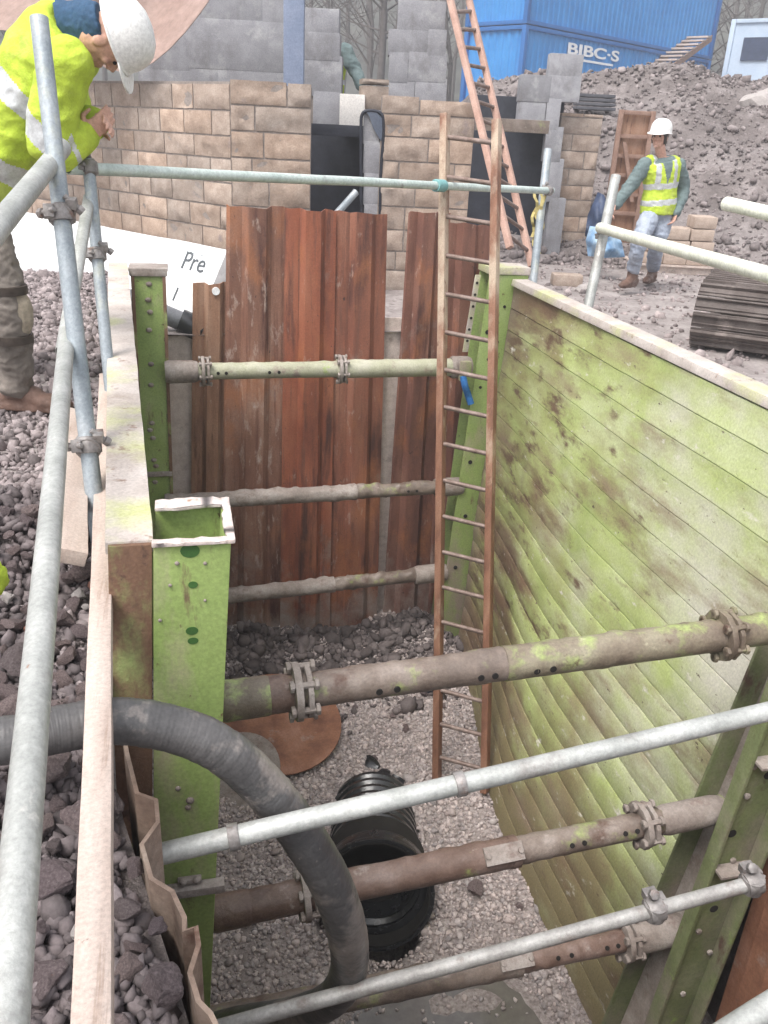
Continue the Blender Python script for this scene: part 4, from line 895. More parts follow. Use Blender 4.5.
tag(MB().tube([Vector((.22,4.98,FL+.07)),Vector((.22,4.98,FL+.07))+Vector((-.25,-.3,1)).normalized()*.012],.34,40).build('steel_plate',m_strut_mud,bevel=.003),'muddy grey disc under the edge of the round rusty plate','plate')
p=aZ(425,690,FL); tag(MB().ball((p.x,p.y,fz(p.x,p.y)+.10),(.11,.11,.13),14,10,nz=.12,nsc=8).build('bucket_scrap',m_navy,smooth=60),'small dark blue-black lump under the top strut, left of the ladder','scrap')

# ------------------------------------------------------------------ stone walls
def stone_wall(stones,mort,p0,p1,z0,ztop,ch=.2,th=.13,rg=None,lmin=.28,lmax=.56,rough=.038):
    """courses of rock-faced stones from p0 to p1 (seen side is to the right-hand normal facing the camera)"""
    rg=rg or random.Random(1); d=Vector((p1.x-p0.x,p1.y-p0.y,0)); L=d.length; u=d.normalized(); nrm=Vector((u.y,-u.x,0))
    if nrm.dot(Vector((EYE.x-p0.x,EYE.y-p0.y,0)))<0: nrm=-nrm
    O=Vector((p0.x,p0.y,0)); z=z0; row=0
    zt=ztop if callable(ztop) else (lambda s:ztop)
    while z<max(zt(0),zt(L))-.04:
        h=ch*rg.uniform(.9,1.1); s=0; off=rg.uniform(0,.15)
        first=True
        while s<L-1e-3:
            l=rg.uniform(lmin,lmax)*(.6 if first and row%2 else 1); first=False
            if L-(s+l)<.12: l=L-s
            top=min(z+h,zt(s+l/2))
            if top-z>.05:
                g=.008; k=rg.uniform(.80,1.12); w=rg.choice((0,0,.035,.06,-.03)); stones.tint=(k*(1+w),k,k*(1-w*.9))
                a0,a1,c0,c1=s+g,s+l-g,z+g,top-g; nx,nz_=6,4; vs=[];sd2=rg.uniform(0,99)
                for j in range(nz_+1):
                    for i in range(nx+1):
                        fx,fzz=i/nx,j/nz_; ed=min(min(fx,1-fx)*l/.05,min(fzz,1-fzz)*(top-z)/.05,1); 
                        dd=-.004+ed*(.012+rough*(1.0*mnoise.noise(Vector((fx*l*7+sd2,fzz*1.3,sd2)))+.6*mnoise.noise(Vector((fx*l*17,fzz*4,sd2)))))
                        vs.append(O+u*(lerp(a0,a1,fx)+.006*mnoise.noise(Vector((fzz*4,sd2,fx))))+Vector((0,0,lerp(c0,c1,fzz)+.005*mnoise.noise(Vector((fx*5,sd2,0)))))+nrm*dd)
                n=(nx+1)*(nz_+1); fs=[(j*(nx+1)+i,j*(nx+1)+i+1,(j+1)*(nx+1)+i+1,(j+1)*(nx+1)+i) for j in range(nz_) for i in range(nx)]
                bd=[i for i in range(nx)]+[j*(nx+1)+nx for j in range(nz_)]+[nz_*(nx+1)+i for i in range(nx,0,-1)]+[j*(nx+1) for j in range(nz_,0,-1)]
                bk=[vs[i]-nrm*(th+(vs[i]-O).dot(nrm)) for i in bd]; vs+=bk
                m_=len(bd); fs+=[(bd[i],n+i,n+(i+1)%m_,bd[(i+1)%m_]) for i in range(m_)]+[tuple(n+i for i in range(m_))]
                stones.add(vs,fs)
            s+=l
        z+=h; row+=1
    stones.tint=(1,1,1)
    N_=max(1,int(L/.3))
    for i in range(N_):
        sa,sb=.004+(L-.008)*i/N_,.004+(L-.008)*(i+1)/N_; ta,tb=zt(sa)-.03,zt(sb)-.03
        f=-.012; k=-(th-.006)
        mort.hexa([O+u*sa+nrm*k+Vector((0,0,z0)),O+u*sb+nrm*k+Vector((0,0,z0)),O+u*sb+nrm*f+Vector((0,0,z0)),O+u*sa+nrm*f+Vector((0,0,z0))],
                  [O+u*sa+nrm*k+Vector((0,0,ta)),O+u*sb+nrm*k+Vector((0,0,tb)),O+u*sb+nrm*f+Vector((0,0,tb)),O+u*sa+nrm*f+Vector((0,0,ta))])
    return u,nrm
def mk_wall(name,label,segs,seed):
    st,mo=MB(),MB(); rg=random.Random(seed)
    for sgm in segs: stone_wall(st,mo,*sgm,rg=rg)
    c=segs[0][0]; t=thing(name,label,'wall',(c.x,c.y,0)); st.build('stone_courses',m_stone,t,smooth=50); mo.build('mortar',m_mortar,t,smooth=0); return t
dA=HF*math.cos(rad(50))-HR*math.sin(rad(50)); dA=Vector((dA.x,dA.y,0)).normalized()
cB=aD(229,80,7.25); eB=aD(312,84,7.3); zB=cB.z
corner=Vector((cB.x,cB.y,0)); endB=Vector((eB.x,eB.y,0)); farA=corner+dA*3.9
mk_wall('stone_wall','rock-faced stone wall with a corner, behind the pale green handrail and the bending man',[(corner-Vector((0,0,0)),farA,.0,zB+.02,.205,.13),(corner+(endB-corner).normalized()*.002+dA*.002,endB,.0,lambda s:lerp(zB+.02,eB.z,s/.8),.205,.13)],3)
c0=aD(382,93,8.1); c1_=aD(477,104,8.2)
mk_wall('stone_wall','rock-faced stone wall between the two dark doorways',[(Vector((c0.x,c0.y,0)),Vector((c1_.x,c1_.y,0)),.0,lambda s:lerp(c0.z,c1_.z,s/.95),.205,.13)],5)
d0=aD(562,112,11.2); d1_=aD(604,114,11.3)
mk_wall('stone_pier','narrow rock-faced stone pier left of the rusty upright frame',[(Vector((d0.x,d0.y,0)),Vector((d1_.x,d1_.y,0)),-.05,d0.z,.205,.3)],9)
# return side of the pier and jamb of wall C are covered by the stones' depth

# ------------------------------------------------------------------ grey block work
def PX_(v): return v/FPX/1.06
def blocks(name,label,rects,d,th,cat='block pier',tilt=0,to_ground=True):
    """rects in the photograph's pixels; each block gets its real size at distance d"""
    mb=MB(); c=None; low=None
    for (x0,y0,x1,y1) in rects:
        p=aV((x0+x1)/2,(y0+y1)/2,d); w=(x1-x0)*PX_(d); h=(y1-y0)*PX_(d)/.965; q=world(*uv(p),p.z)
        if c is None: c=Vector((p.x,p.y,0))
        k=random.uniform(.85,1.12); mb.tint=(k,k,k*1.01); M3=Matrix((HR,HF,Vector((0,0,1)))).transposed()
        mb.box(q+HF*th/2,(w-.008,th*random.uniform(.97,1.03),h-.008),M3)
    mb.tint=(1,1,1); t=thing(name,label,cat,c); mb.build('block_courses',m_block,t,bevel=.008)
    xs=[r[0] for r in rects]+[r[2] for r in rects]; yb=max(r[3] for r in rects); 
    p=aV((min(xs)+max(xs))/2,yb,d); w=(max(xs)-min(xs))*PX_(d)*.9
    if to_ground:
        yt=min(r[1] for r in rects); zt=aV((min(xs)+max(xs))/2,yt,d).z-.3
        m2=MB(); m2.box(Vector((p.x,p.y,zt/2))+HF*(th/2),(w*.86,th*.8,zt),Matrix((HR,HF,Vector((0,0,1)))).transposed()); m2.build('core',m_mortar,t)
    return t
blocks('block_wall','grey concrete block wall rising behind the cornered stone wall',[(176,-24,219,22),(220,-26,262,24),(263,-24,285,25),(190,25,284,66),(150,25,189,66),(140,67,218,108),(219,67,285,108),(140,109,285,150)],11.0,.2,'block wall')
blocks('block_pier','grey block pier beside the bent green sleeve',[(304,11,338,34),(302,35,339,58),(304,59,341,93),(313,94,340,130)],9.6,.22)
blocks('block_pier','stepped grey block pier at the top of the wall between the doorways',[(399,4,444,31),(389,32,427,54),(428,32,446,54),(389,55,408,80),(409,55,446,80),(388,81,414,108),(415,81,446,108)],10.0,.22)
blocks('block_pier','grey block pier topped by one pale block, in front of the dark soil mound',[(550,56,582,77),(520,77,550,100),(551,78,580,100),(518,101,545,128),(546,101,560,128),(545,129,562,160),(545,161,562,200),(545,201,562,270)],12.2,.22,to_ground=False)
def uprt(name,label,x0,y0,x1,y1,d,th,mm,cat,bev=.006):
    p=aV((x0+x1)/2,(y0+y1)/2,d); M3=Matrix((HR,HF,Vector((0,0,1)))).transposed()
    return tag(MB().box(p+HF*th/2,((x1-x0)*PX_(d),th,(y1-y0)*PX_(d)/.96),M3).build(name,mm,bevel=bev),label,cat)
uprt('door_post','blue-grey upright frame post standing against the grey block wall',284,-20,303,118,8.75,.09,mat('blue_grey_frame',[(.3,(.16,.20,.29)),(.7,(.23,.27,.37))],4,rough=(.5,.7),bump=.1),'post')
uprt('insulation_block','small white insulation block on the ledge above the left doorway',340,97,364,124,9.4,.2,mat('cream_block',[(.3,(.66,.63,.60)),(.7,(.74,.71,.67))],6,rough=(.7,.9),bump=.2),'block')
st,mo=MB(),MB(); a=aD(362,80,8.45); b=aD(390,80,8.5)
stone_wall(st,mo,Vector((a.x,a.y,0)),Vector((b.x,b.y,0)),aD(375,110,8.45).z,aD(375,78,8.45).z,ch=.24,th=.2,rg=random.Random(4))
tag(st.build('stone_block',m_stone,smooth=50),'pale rock-faced stone on the ledge beside the green sleeve','stone'); bpy.data.objects.remove(bpy.data.objects['stone_block']) if False else None
uprt('lintel','dark flat lintel over the left doorway',311,126,384,136,9.15,.25,m_black_matt,'lintel')
uprt('black_membrane_shade','black membrane sheet filling the left doorway',300,134,372,240,9.55,.02,m_black_matt,'membrane')
uprt('black_membrane_shade','dark sheet standing in for the shade inside the right doorway',468,112,552,300,12.6,.02,m_black_matt,'membrane')  # dark sheet put in for the shade of the opening
uprt('lintel','dark flat lintel over the right doorway',478,120,548,131,11.4,.25,m_strut,'lintel')
p0=aD(322,230,8.3);p1=aD(356,192,8.4); scaf('grey tube leaning inside the left doorway',p0-(p1-p0)*.5,p1,m_galv_blue,.035)
# jamb with a black damp course loop
jb=blocks('door_jamb','grey block door jamb edged by a looped black damp-proof strip',[(363,112,380,142),(363,143,380,172),(363,173,380,204),(363,205,380,240)],9.05,.12,'jamb')
lp=[(361,240),(361,180),(361,130),(362,115),(367,111),(374,111),(380,113),(383,119),(383,140),(381,170),(380,205),(379,240)]
MB().tube(bezier([aV(a,b,9.03) for a,b in lp],5),.016,8).build('damp_strip',m_black_matt,jb,smooth=60)
lp=[(366,111),(376,112),(382,118),(383,132),(381,141),(373,128),(370,118)]
q=[aV(a,b,9.02) for a,b in lp]; MB().prism(q,HF*.01).build('strip_flap',mat('grey_strip_flap',[(.3,(.07,.085,.12)),(.7,(.11,.13,.17))],5,rough=(.35,.6),bump=.1),jb)

# ------------------------------------------------------------------ white wrapped slab with print, pipe
tl=aD(226,252,6.75); top=tl.z; n_=Vector((dA.y,-dA.x,0)); n_=n_ if n_.dot(-HF)>0 else -n_
tt=thing('insulation_pack','white wrapped insulation slab lying against the foot of the stone wall','insulation pack',(tl.x,tl.y,.3))
O=Vector((tl.x,tl.y,0)); lean=n_*.34; mb=MB(); ns=14
zz0=.0
vs=[]
for i in range(ns+1):
    s0=3.6*i/ns; b0=O+dA*s0; w0=.015*fbm(s0,1,2,2); ln_=n_*lerp(.34,2.3,sst((s0-.7)/2.4)); zz0=lerp(-.07,.27,sst((s0-.5)/.8))
    vs+=[b0+ln_+Vector((0,0,zz0+.07)),b0+ln_*.5+Vector((0,0,lerp(zz0+.07,top,.5)+.02*fbm(s0,4,3,2)-.02*(1-sst(s0/1.2))*0)),b0+Vector((0,0,top+w0)),b0-n_*.12+Vector((0,0,top+w0)),b0-n_*.12+Vector((0,0,-.07)),b0+ln_+Vector((0,0,zz0))]
mb.add(vs,[(6*i+k,6*i+(k+1)%6,6*i+6+(k+1)%6,6*i+6+k) for i in range(ns) for k in range(6)]+[(5,4,3,2,1,0),tuple(6*ns+k for k in range(6))])
zz0=-.07; mb.build('wrapping',m_insul,tt,bevel=.012)
exv=-dA; eyv=(Vector((0,0,top))-(lean+Vector((0,0,zz0+.07)))).normalized()
def face_pt(px,py):   # point on the slab's sloping face under a pixel
    nn=exv.cross(eyv).normalized(); r=ray(px,py); P0=O+Vector((0,0,top)); return EYE+r*((P0-EYE).dot(nn)/r.dot(nn))+nn*(.006 if nn.dot(-FW)>0 else -.006)
text_mesh('Pre',.22,.001,face_pt(180,268),exv,eyv,m_ink,tt)
text_mesh('1',.17,.001,face_pt(170,300),exv,eyv,m_ink,tt)
ln=MB()
for k in range(5):
    a=face_pt(186+k*4,251+k*1.0); ln.box(a,(.026,.003,.010),Matrix((exv,exv.cross(eyv),eyv)).transposed())
ln.build('small_print',mat('faint_print',[(.3,(.42,.48,.48)),(.7,(.5,.55,.55))],5,bump=0),tt)
pa=aY(150,308,6.93); pb=aY(204,331,6.88); u=(pb-pa).normalized()
t=thing('drain_pipe','short grey drain pipe with a black collar beside the white slab','pipe',pa)
MB().pipe(pa-u*.3,pb,.075,.068,20).build('barrel',mat('grey_pipe',[(.3,(.12,.125,.14)),(.7,(.19,.195,.21))],5,rough=(.3,.5),bump=.05),t,smooth=50)
k=pa.lerp(pb,.62); MB().pipe(k-u*.03,k+u*.16,.098,.077,20).build('collar',m_black,t,bevel=.004)
# tarp
def tarp():
    mb=MB(); nx,nz_=18,14; vs=[]
    for j in range(nz_+1):
        for i in range(nx+1):
            fx=i/nx; f=j/nz_
            xl_,xr=(-60,224); ybot=lerp(30,72,min(1,max(0,(fx-.25)/.4))) if fx<.7 else lerp(72,-10,((fx-.7)/.3)**1.6)
            x=lerp(xl_,xr,fx)-(f*8 if fx>.6 else 0); y=lerp(-60,ybot,f); dd=7.9+.18*math.sin(fx*9+f*2)+.12*fbm(fx*3,f*2,1,3)-.25*f
            vs.append(aD(x,y,dd))
    n=len(vs); vs+= [v+HF*.02 for v in vs]; fs=[]
    for j in range(nz_):
        for i in range(nx):
            q=(j*(nx+1)+i,j*(nx+1)+i+1,(j+1)*(nx+1)+i+1,(j+1)*(nx+1)+i); fs.append(q); fs.append(tuple(n+k for k in q[::-1]))
    mb.add(vs,fs); return tag(mb.build('tarpaulin',m_tarp,smooth=80),'tan tarpaulin slung above the stone wall behind the bending man','tarpaulin')
tarp()

# ------------------------------------------------------------------ containers, cabins
def container(name,label,c,ex,ey,L,Wd,Hh,mm,mf,cat,corr_=True,zbase=0):
    t=thing(name,label,cat,(c.x,c.y,zbase)); ez=Vector((0,0,1)); O=Vector((c.x,c.y,zbase)); M3=Matrix((ex,ey,ez)).transposed()
    mb=MB()
    def side(o,u,n,l):
        if not corr_: mb.prism([o,o+u*l,o+u*l+ez*Hh,o+ez*Hh],-n*.03); return
        p=.28; k=int(l/p); p=l/k; poly=[]
        for i in range(k): poly+= [(i*p,0),(i*p+.10*p/.28,0),(i*p+.14*p/.28,-.035),(i*p+.24*p/.28,-.035)]
        poly.append((l,0)); vs=[]
        for z in (.1,Hh-.1):
            for s,dn in poly: vs.append(o+u*s+n*(dn-.01)+ez*z)
        m_=len(poly); mb.add(vs,[(i,i+1,m_+i+1,m_+i) for i in range(m_-1)])
    side(O,ex,-ey,L); side(O,ey,-ex,Wd); side(O+ey*Wd,ex,ey,L); side(O+ex*L,ey,ex,Wd)
    mb.build('wall',mm,t,smooth=0)
    f=MB()
    for (a,b) in ((0,0),(1,0),(0,1),(1,1)): f.box(O+ex*L*a+ey*Wd*b+ez*Hh/2,(.16,.16,Hh),M3)
    for z in (.06,Hh-.06):
        for b in (0,1): f.box(O+ex*L/2+ey*Wd*b+ez*z,(L-.17,.12,.12),M3)
        for a in (0,1): f.box(O+ex*L*a+ey*Wd/2+ez*z,(.12,Wd-.17,.12),M3)
    f.build('frame',mf,t,bevel=.01)
    r=MB(); r.box(O+ex*L/2+ey*Wd/2+ez*(Hh-.03),(L-.1,Wd-.1,.05),M3); r.build('roof',mf,t)
    return t
k0=aD(526,24,27.); k1=aD(640,46,31.4); ex=Vector((k1.x-k0.x,k1.y-k0.y,0)).normalized(); ey=Vector((-ex.y,ex.x,0)); ey=ey if ey.dot(HF)>0 else -ey
zs=k0.z
lo=container('shipping_container','lower blue container with white lettering, half hidden by the soil mound',k0,ex,ey,12.2,2.44,2.6,m_blue,m_blue_dark,'container',True,zs-2.62)
container('shipping_container','upper blue container stacked on the lettered one',k0,ex,ey,12.2,2.44,2.6,m_blue,m_blue_dark,'container',True,zs+.01)
def side_pt(px,py,off=.02):
    nn=-ey; r=ray(px,py); P0=Vector((k0.x,k0.y,0)); return EYE+r*((P0-EYE).dot(nn)/r.dot(nn))+nn*off
a=side_pt(566,53); text_mesh('BIBC·S',.46,.01,a,ex,Vector((0,0,1)),m_white,lo,'lettering',1.0,.010,2.5)
a=side_pt(572,60); b=side_pt(612,66.5); mbx=MB(); 
mbx.prism([a,b,b+Vector((0,0,.07)),a+Vector((0,0,.07))],-ey*.01); mbx.build('underline',m_white,lo)
# external stair
def stair():
    A=side_pt(643,70,.5); B=side_pt(690,36,.5); t=thing('stair','brown timber steps climbing the side of the blue containers','steps',(A.x,A.y,A.z)); u=B-A; n=9
    for k in range(n):
        p=A+u*(k+.5)/n; MB().box(p-ey*.0,(.34,.9,.06),Matrix((ex,ey,Vector((0,0,1)))).transposed()).build('tread',m_timber if k%2 else m_board,t)
    for o in (-.45,.45):
        mb=MB(); s=ey*o; mb.hexa([A+s-Vector((0,0,.22)),A+s+ey*.05-Vector((0,0,.22)),B+s+ey*.05-Vector((0,0,.22)),B+s-Vector((0,0,.22))],[A+s,A+s+ey*.05,B+s+ey*.05,B+s]); mb.build('stringer',m_rusty_frame,t)
stair()
c=aD(724,78,30); ca=aD(724,22,30)
cx=(HR*.80-HF*.60).normalized(); cy=Vector((-cx.y,cx.x,0)); z0_=c.z-.6; hh=ca.z-z0_
t=container('site_cabin','pale blue site cabin beyond the soil mound at the right','',0,0,0,0,0,0,0,'') if False else container('site_cabin','pale blue site cabin beyond the soil mound at the right',c,cx,cy,8,2.6,hh,m_cabin,m_cabin,'cabin',False,z0_)
w=MB(); w.box(c+cx*.9-cy*.04+Vector((0,0,(hh*.62+z0_)-c.z)),(.9,.04,.7),Matrix((cx,cy,Vector((0,0,1)))).transposed()); w.build('window',m_navy,t)
w=MB(); w.box(c+cx*2.4-cy*.04+Vector((0,0,(hh*.45+z0_)-c.z)),(.85,.05,1.9),Matrix((cx,cy,Vector((0,0,1)))).transposed()); w.build('door',m_blue,t)
container('site_cabin','grey-white site cabin set behind the pale blue one',c+cy*6+cx*1.0,cx,cy,8,2.6,hh+1.2,mat('grey_cabin',[(.3,(.45,.48,.52)),(.7,(.53,.56,.6))],2,rough=(.5,.7),bump=.05),m_cabin,'cabin',False,z0_)

# a bare tree by the cabins
def bare_tree(b,h,label,seed):
    rg=random.Random(seed); t=thing('bare_tree',label,'tree',b); tr=MB(); cr=MB()
    pts=[b+Vector((.15*math.sin(k),.1*math.cos(k*1.7),h*k/6)) for k in range(7)]; tr.tube(pts,[.16,.14,.12,.09,.06,.04,.015],8); tr.build('trunk',m_bark,t,smooth=60)
    for _ in range(42):
        k=rg.uniform(.2,.98)*6; i=int(min(k,5)); p=pts[i].lerp(pts[i+1],k-i); an=rg.uniform(0,6.28); l=h*.30*(1.15-k/6); e=p+Vector((math.cos(an),math.sin(an),rg.uniform(.3,1.1)))*l; q=p.lerp(e,.5)-Vector((0,0,.08*l))
        cr.tube([p,q,e],[.04,.025,.008],4,False)
        for _ in range(10):
            f=rg.uniform(.25,1); a=p.lerp(e,f); cr.tube([a,a+Vector((rg.uniform(-1,1),rg.uniform(-1,1),rg.uniform(-.1,1)))*l*.5],[.014,.004],3,False)
    cr.build('crown',m_bark,t,smooth=0)
bare_tree(world(*uv(aD(700,60,36)),1.8),9,'leafless tree in the gap between the blue containers and the pale cabin',2)
bare_tree(world(*uv(aD(378,60,30)),1.5),11,'leafless tree just left of the stepped grey block pier',8)

# ------------------------------------------------------------------ crawler track, bricks, frame, plastic
def crawler():
    p=aZ(686,350,0); base=Vector((p.x,p.y,0)); ax=(HR*.91-HF*.42).normalized(); ay=Vector((-ax.y,ax.x,0)); M3=Matrix((ax,ay,Vector((0,0,1)))).transposed()
    t=thing('crawler_track','mud-brown steel crawler track of a digger, standing at the right edge beyond the green wall','crawler track',base)
    R=.235; Ls=1.15; Wd=1.1; per=2*Ls+2*math.pi*R; n=int(per/.125); sh=MB(); 
    for i in range(n):
        s=per*i/n
        if s<Ls: c=(R+s,2*R);an=0
        elif s<Ls+math.pi*R: a=(s-Ls)/R; c=(R+Ls+R*math.sin(a),R+R*math.cos(a));an=-a
        elif s<2*Ls+math.pi*R: c=(R+Ls-(s-Ls-math.pi*R),0);an=math.pi
        else: a=(s-2*Ls-math.pi*R)/R; c=(R-R*math.sin(a),R-R*math.cos(a));an=math.pi-a
        Rm=M3@Matrix.Rotation(an,3,'X'); o=base+ax*(Wd/2)+ay*c[0]+Vector((0,0,c[1]+.03))
        sh.box(o,(Wd,.117,.016),Rm); sh.box(o+Rm@Vector((0,.04,.022)),(Wd-.004,.016,.034),Rm); sh.box(o+Rm@Vector((0,-.028,.012)),(Wd-.01,.012,.016),Rm)
    sh.build('shoes',m_track,t,bevel=.004,segs=1)
    f=MB(); f.box(base+ax*(Wd/2)+ay*(R+Ls/2)+Vector((0,0,R+.03)),(Wd*.55,Ls,.26),M3); f.build('track_frame',m_track,t,bevel=.02)
    w=MB()
    for k in (R,R+Ls): q=base+ay*k+Vector((0,0,R+.03)); w.tube([q+ax*.2,q+ax*.8],R-.03,24)
    w.build_each('idler',m_strut,t,bevel=.01)
crawler()
M3c=Matrix((HR,HF,Vector((0,0,1)))).transposed()
bx0=aD(640,262,11.0); bx0=world(*uv(bx0),0)
def bricks():
    """the pallet stack behind the walking man; each walling stone its own object"""
    pal=thing('pallet','low timber pallet under the stack of walling stones behind the walking man','pallet',bx0+Vector((0,0,0)))
    m_=MB()
    for k in range(3): m_.box(bx0+HR*.45+HF*(.08+.36*k)+Vector((0,0,.05)),(1.0,.09,.09),M3c)
    m_.build_each('bearer',m_board,pal)
    m_=MB()
    for k in range(5): m_.box(bx0+HR*.45+HF*(.05+.19*k)+Vector((0,0,.108)),(1.02,.12,.022),M3c)
    m_.build_each('deck_board',m_board,pal)
    lab='tan rock-faced walling stone in the stack behind the walking man'
    st=MB(); stone=None
    protos=[]
    for k in range(4):
        b=MB(); rgk=random.Random(k)
        b.ball((0,0,0),(.5,.5,.5),4,2); b=MB(); b.box((0,0,0),(.30,.16,.145)); o=b.build('walling_stone',mat('tan_walling',[(.3,(.34,.26,.21)),(.6,(.46,.37,.31))],9,rough=(.75,.95),bump=.5,bscale=45),bevel=.018)
        protos.append(o.data); bpy.data.objects.remove(o)
    for r in range(4):
        for c in range(3):
            for d in range(2):
                if r==3 and c!=2: continue
                if r==2 and c==0 and d==0: continue
                p=bx0+HR*(.13+.315*c+random.uniform(-.02,.02))+HF*(.1+.20*d)+Vector((0,0,.195+.152*r))
                o=bpy.data.objects.new('walling_stone',protos[(r+c+d)%4]); COL.objects.link(o); o.location=p; o.rotation_euler=(0,0,-YAW+random.uniform(-.08,.08)); tag(o,lab,'stone','walling stones stacked behind the man')
bricks()
def rusty_frame():
    a=aD(607,200,11.6); base=Vector((a.x,a.y,0)); h=aD(622,111,11.6).z; w=.46; t=thing('rusty_rack','rusty upright frame with rungs propped beside the narrow stone pier','frame',base); m_=MB()
    for dx in (.02,w-.02): m_.box(base+HR*dx+Vector((0,0,h/2)),(.06,.06,h),M3c)
    m_.build_each('upright',m_rusty_frame,t,bevel=.006); m_=MB()
    n=8
    for k in range(n):
        m_=MB(); m_.box(base+HR*w/2+Vector((0,0,h*(k+.7)/n if k<n-1 else h-.03)),(w-.1,.035,.05),M3c); m_.build('rung',m_rusty_frame,t,bevel=.004)
    pl=MB(); pl.box(base+HR*w/2+HF*.06+Vector((0,0,h/2)),(w-.02,.02,h-.1),M3c); pl.build('backing',m_rust_pale,t)
    q=base-HF*.08; m_=MB(); m_.hexa([q+HR*.30+Vector((0,0,h*.42)),q+HR*.35+Vector((0,0,h*.42)),q+HR*.35+HF*.04+Vector((0,0,h*.42)),q+HR*.30+HF*.04+Vector((0,0,h*.42))],[q+HR*.08+Vector((0,0,h*.8)),q+HR*.13+Vector((0,0,h*.8)),q+HR*.13+HF*.04+Vector((0,0,h*.8)),q+HR*.08+HF*.04+Vector((0,0,h*.8))]); m_.build('brace',m_rusty_frame,t)
rusty_frame()
def sheet_from(name,label,cat,rows,d,mm,dz=.25,sub=6,seed=3,th=.012):
    """crumpled plastic: rows of pixel points, bulging in depth"""
    mb=MB(); R=len(rows); C_=len(rows[0]); vs=[]
    nr,nc=(R-1)*sub+1,(C_-1)*sub+1
    for j in range(nr):
        for i in range(nc):
            a,b=min(j//sub,R-2),min(i//sub,C_-2); fj,fi=j/sub-a,i/sub-b
            P=lambda r,c:Vector((*rows[r][c],0)); p=P(a,b).lerp(P(a,b+1),fi).lerp(P(a+1,b).lerp(P(a+1,b+1),fi),fj)
            vs.append(aD(p.x,p.y,d-dz*math.sin(math.pi*i/(nc-1))*math.sin(math.pi*(.15+.7*j/(nr-1)))+.10*fbm(p.x*.09,p.y*.09,1,3,seed)))
    n=len(vs); vs+=[v+HF*th for v in vs]; fs=[]
    for j in range(nr-1):
        for i in range(nc-1):
            q=(j*nc+i,j*nc+i+1,(j+1)*nc+i+1,(j+1)*nc+i); fs.append(q); fs.append(tuple(n+k for k in q[::-1]))
    mb.add(vs,fs); return tag(mb.build(name,mm,smooth=70),label,cat)
sheet_from('plastic_sheet','crumpled pale blue plastic sheet on the ground by the stone pier','sheet',[[(590,226),(604,228),(617,232)],[(586,240),(603,240),(622,243)],[(588,256),(606,258),(625,257)]],10.2,m_bluetarp)
sheet_from('plastic_bag','dark navy plastic bag slumped against the narrow stone pier','bag',[[(598,192),(604,195),(608,204)],[(588,215),(602,215),(607,222)],[(585,236),(598,240),(606,240)]],10.5,m_navy,.2,seed=8)
sl_=thing('slat_stack','stack of dark slats on the soil mound behind the narrow stone pier','slats',aD(578,107,13.5)); m_=MB()
for k in range(4):
    p=aD(594,96+k*4.2,13.5); m_.box(p,(.62,.3,.045),M3c@Matrix.Rotation(.03*(k%2),3,'Z'))
m_.build_each('slat',mat('dark_slats',[(.3,(.06,.062,.075)),(.7,(.11,.11,.125))],5,bump=.2),sl_,bevel=.004)
p=aD(768,112,13.6); o=rock(RKP[1],p,.55,'boulder','large pale boulder on the soil mound at the right edge','boulder'); o.scale=(.62,.45,.52); o.rotation_euler=(.3,.5,.4)
p=aZ(566,284,0.02); o=tag(MB().box((p.x,p.y,.07),(.34,.2,.13),M3c).build('stone_block',m_stone,bevel=.02),'loose grey walling stone on the mud behind the far corner of the green wall','stone'); 
p=aZ(585,290,0.02); rock(RKP[0],(p.x,p.y,.05),.11,'loose_stone','pale flat loose stone between the leaning post and the loose walling stone','stone')

# ------------------------------------------------------------------ people
def remesh(mb,name,mats,parent,voxel,smooth_it=6,disp=0,dsc=9,matfn=None,inflate=0):
    off=parent_loc(parent); me=bpy.data.meshes.new(name); me.from_pydata([tuple(v-off) for v in mb.v],[],mb.f)
    bm=bmesh.new(); bm.from_mesh(me); bmesh.ops.recalc_face_normals(bm,faces=bm.faces); bm.to_mesh(me); bm.free()
    o=bpy.data.objects.new(name,me); COL.objects.link(o)
    r=o.modifiers.new('r','REMESH'); r.mode='VOXEL'; r.voxel_size=voxel
    s=o.modifiers.new('s','SMOOTH'); s.iterations=smooth_it; s.factor=.5
    dg=bpy.context.evaluated_depsgraph_get(); dg.update(); out=bpy.data.meshes.new_from_object(o.evaluated_get(dg)); bpy.data.objects.remove(o); bpy.data.meshes.remove(me)
    if disp or inflate:
        ns=[v.normal.copy() for v in out.vertices]
        for v,nn in zip(out.vertices,ns):
            p=v.co; k=disp*(.8*mnoise.noise(Vector((p.x*dsc,p.y*dsc,p.z*dsc*1.6)))+.35*mnoise.noise(p*dsc*2.3)+.9*(.35-abs(mnoise.noise(Vector((p.x*dsc*1.1+p.z*dsc*1.3,p.y*dsc*1.4,p.z*dsc*2.2+7)))))+.5*(.3-abs(mnoise.noise(Vector((p.x*dsc*2.6-p.z*dsc*2.3,p.y*dsc*2.4,p.z*dsc*3.2+17)))))) ; v.co=p+nn*(k+inflate)
    mats=mats if isinstance(mats,(list,tuple)) else [mats]; out.materials.clear()
    for m_ in mats: out.materials.append(m_)
    if matfn:
        for p in out.polygons: p.material_index=matfn(p.center+off)
    shade(out,180); out.name=name; o=bpy.data.objects.new(name,out); COL.objects.link(o); o.parent=parent; return o
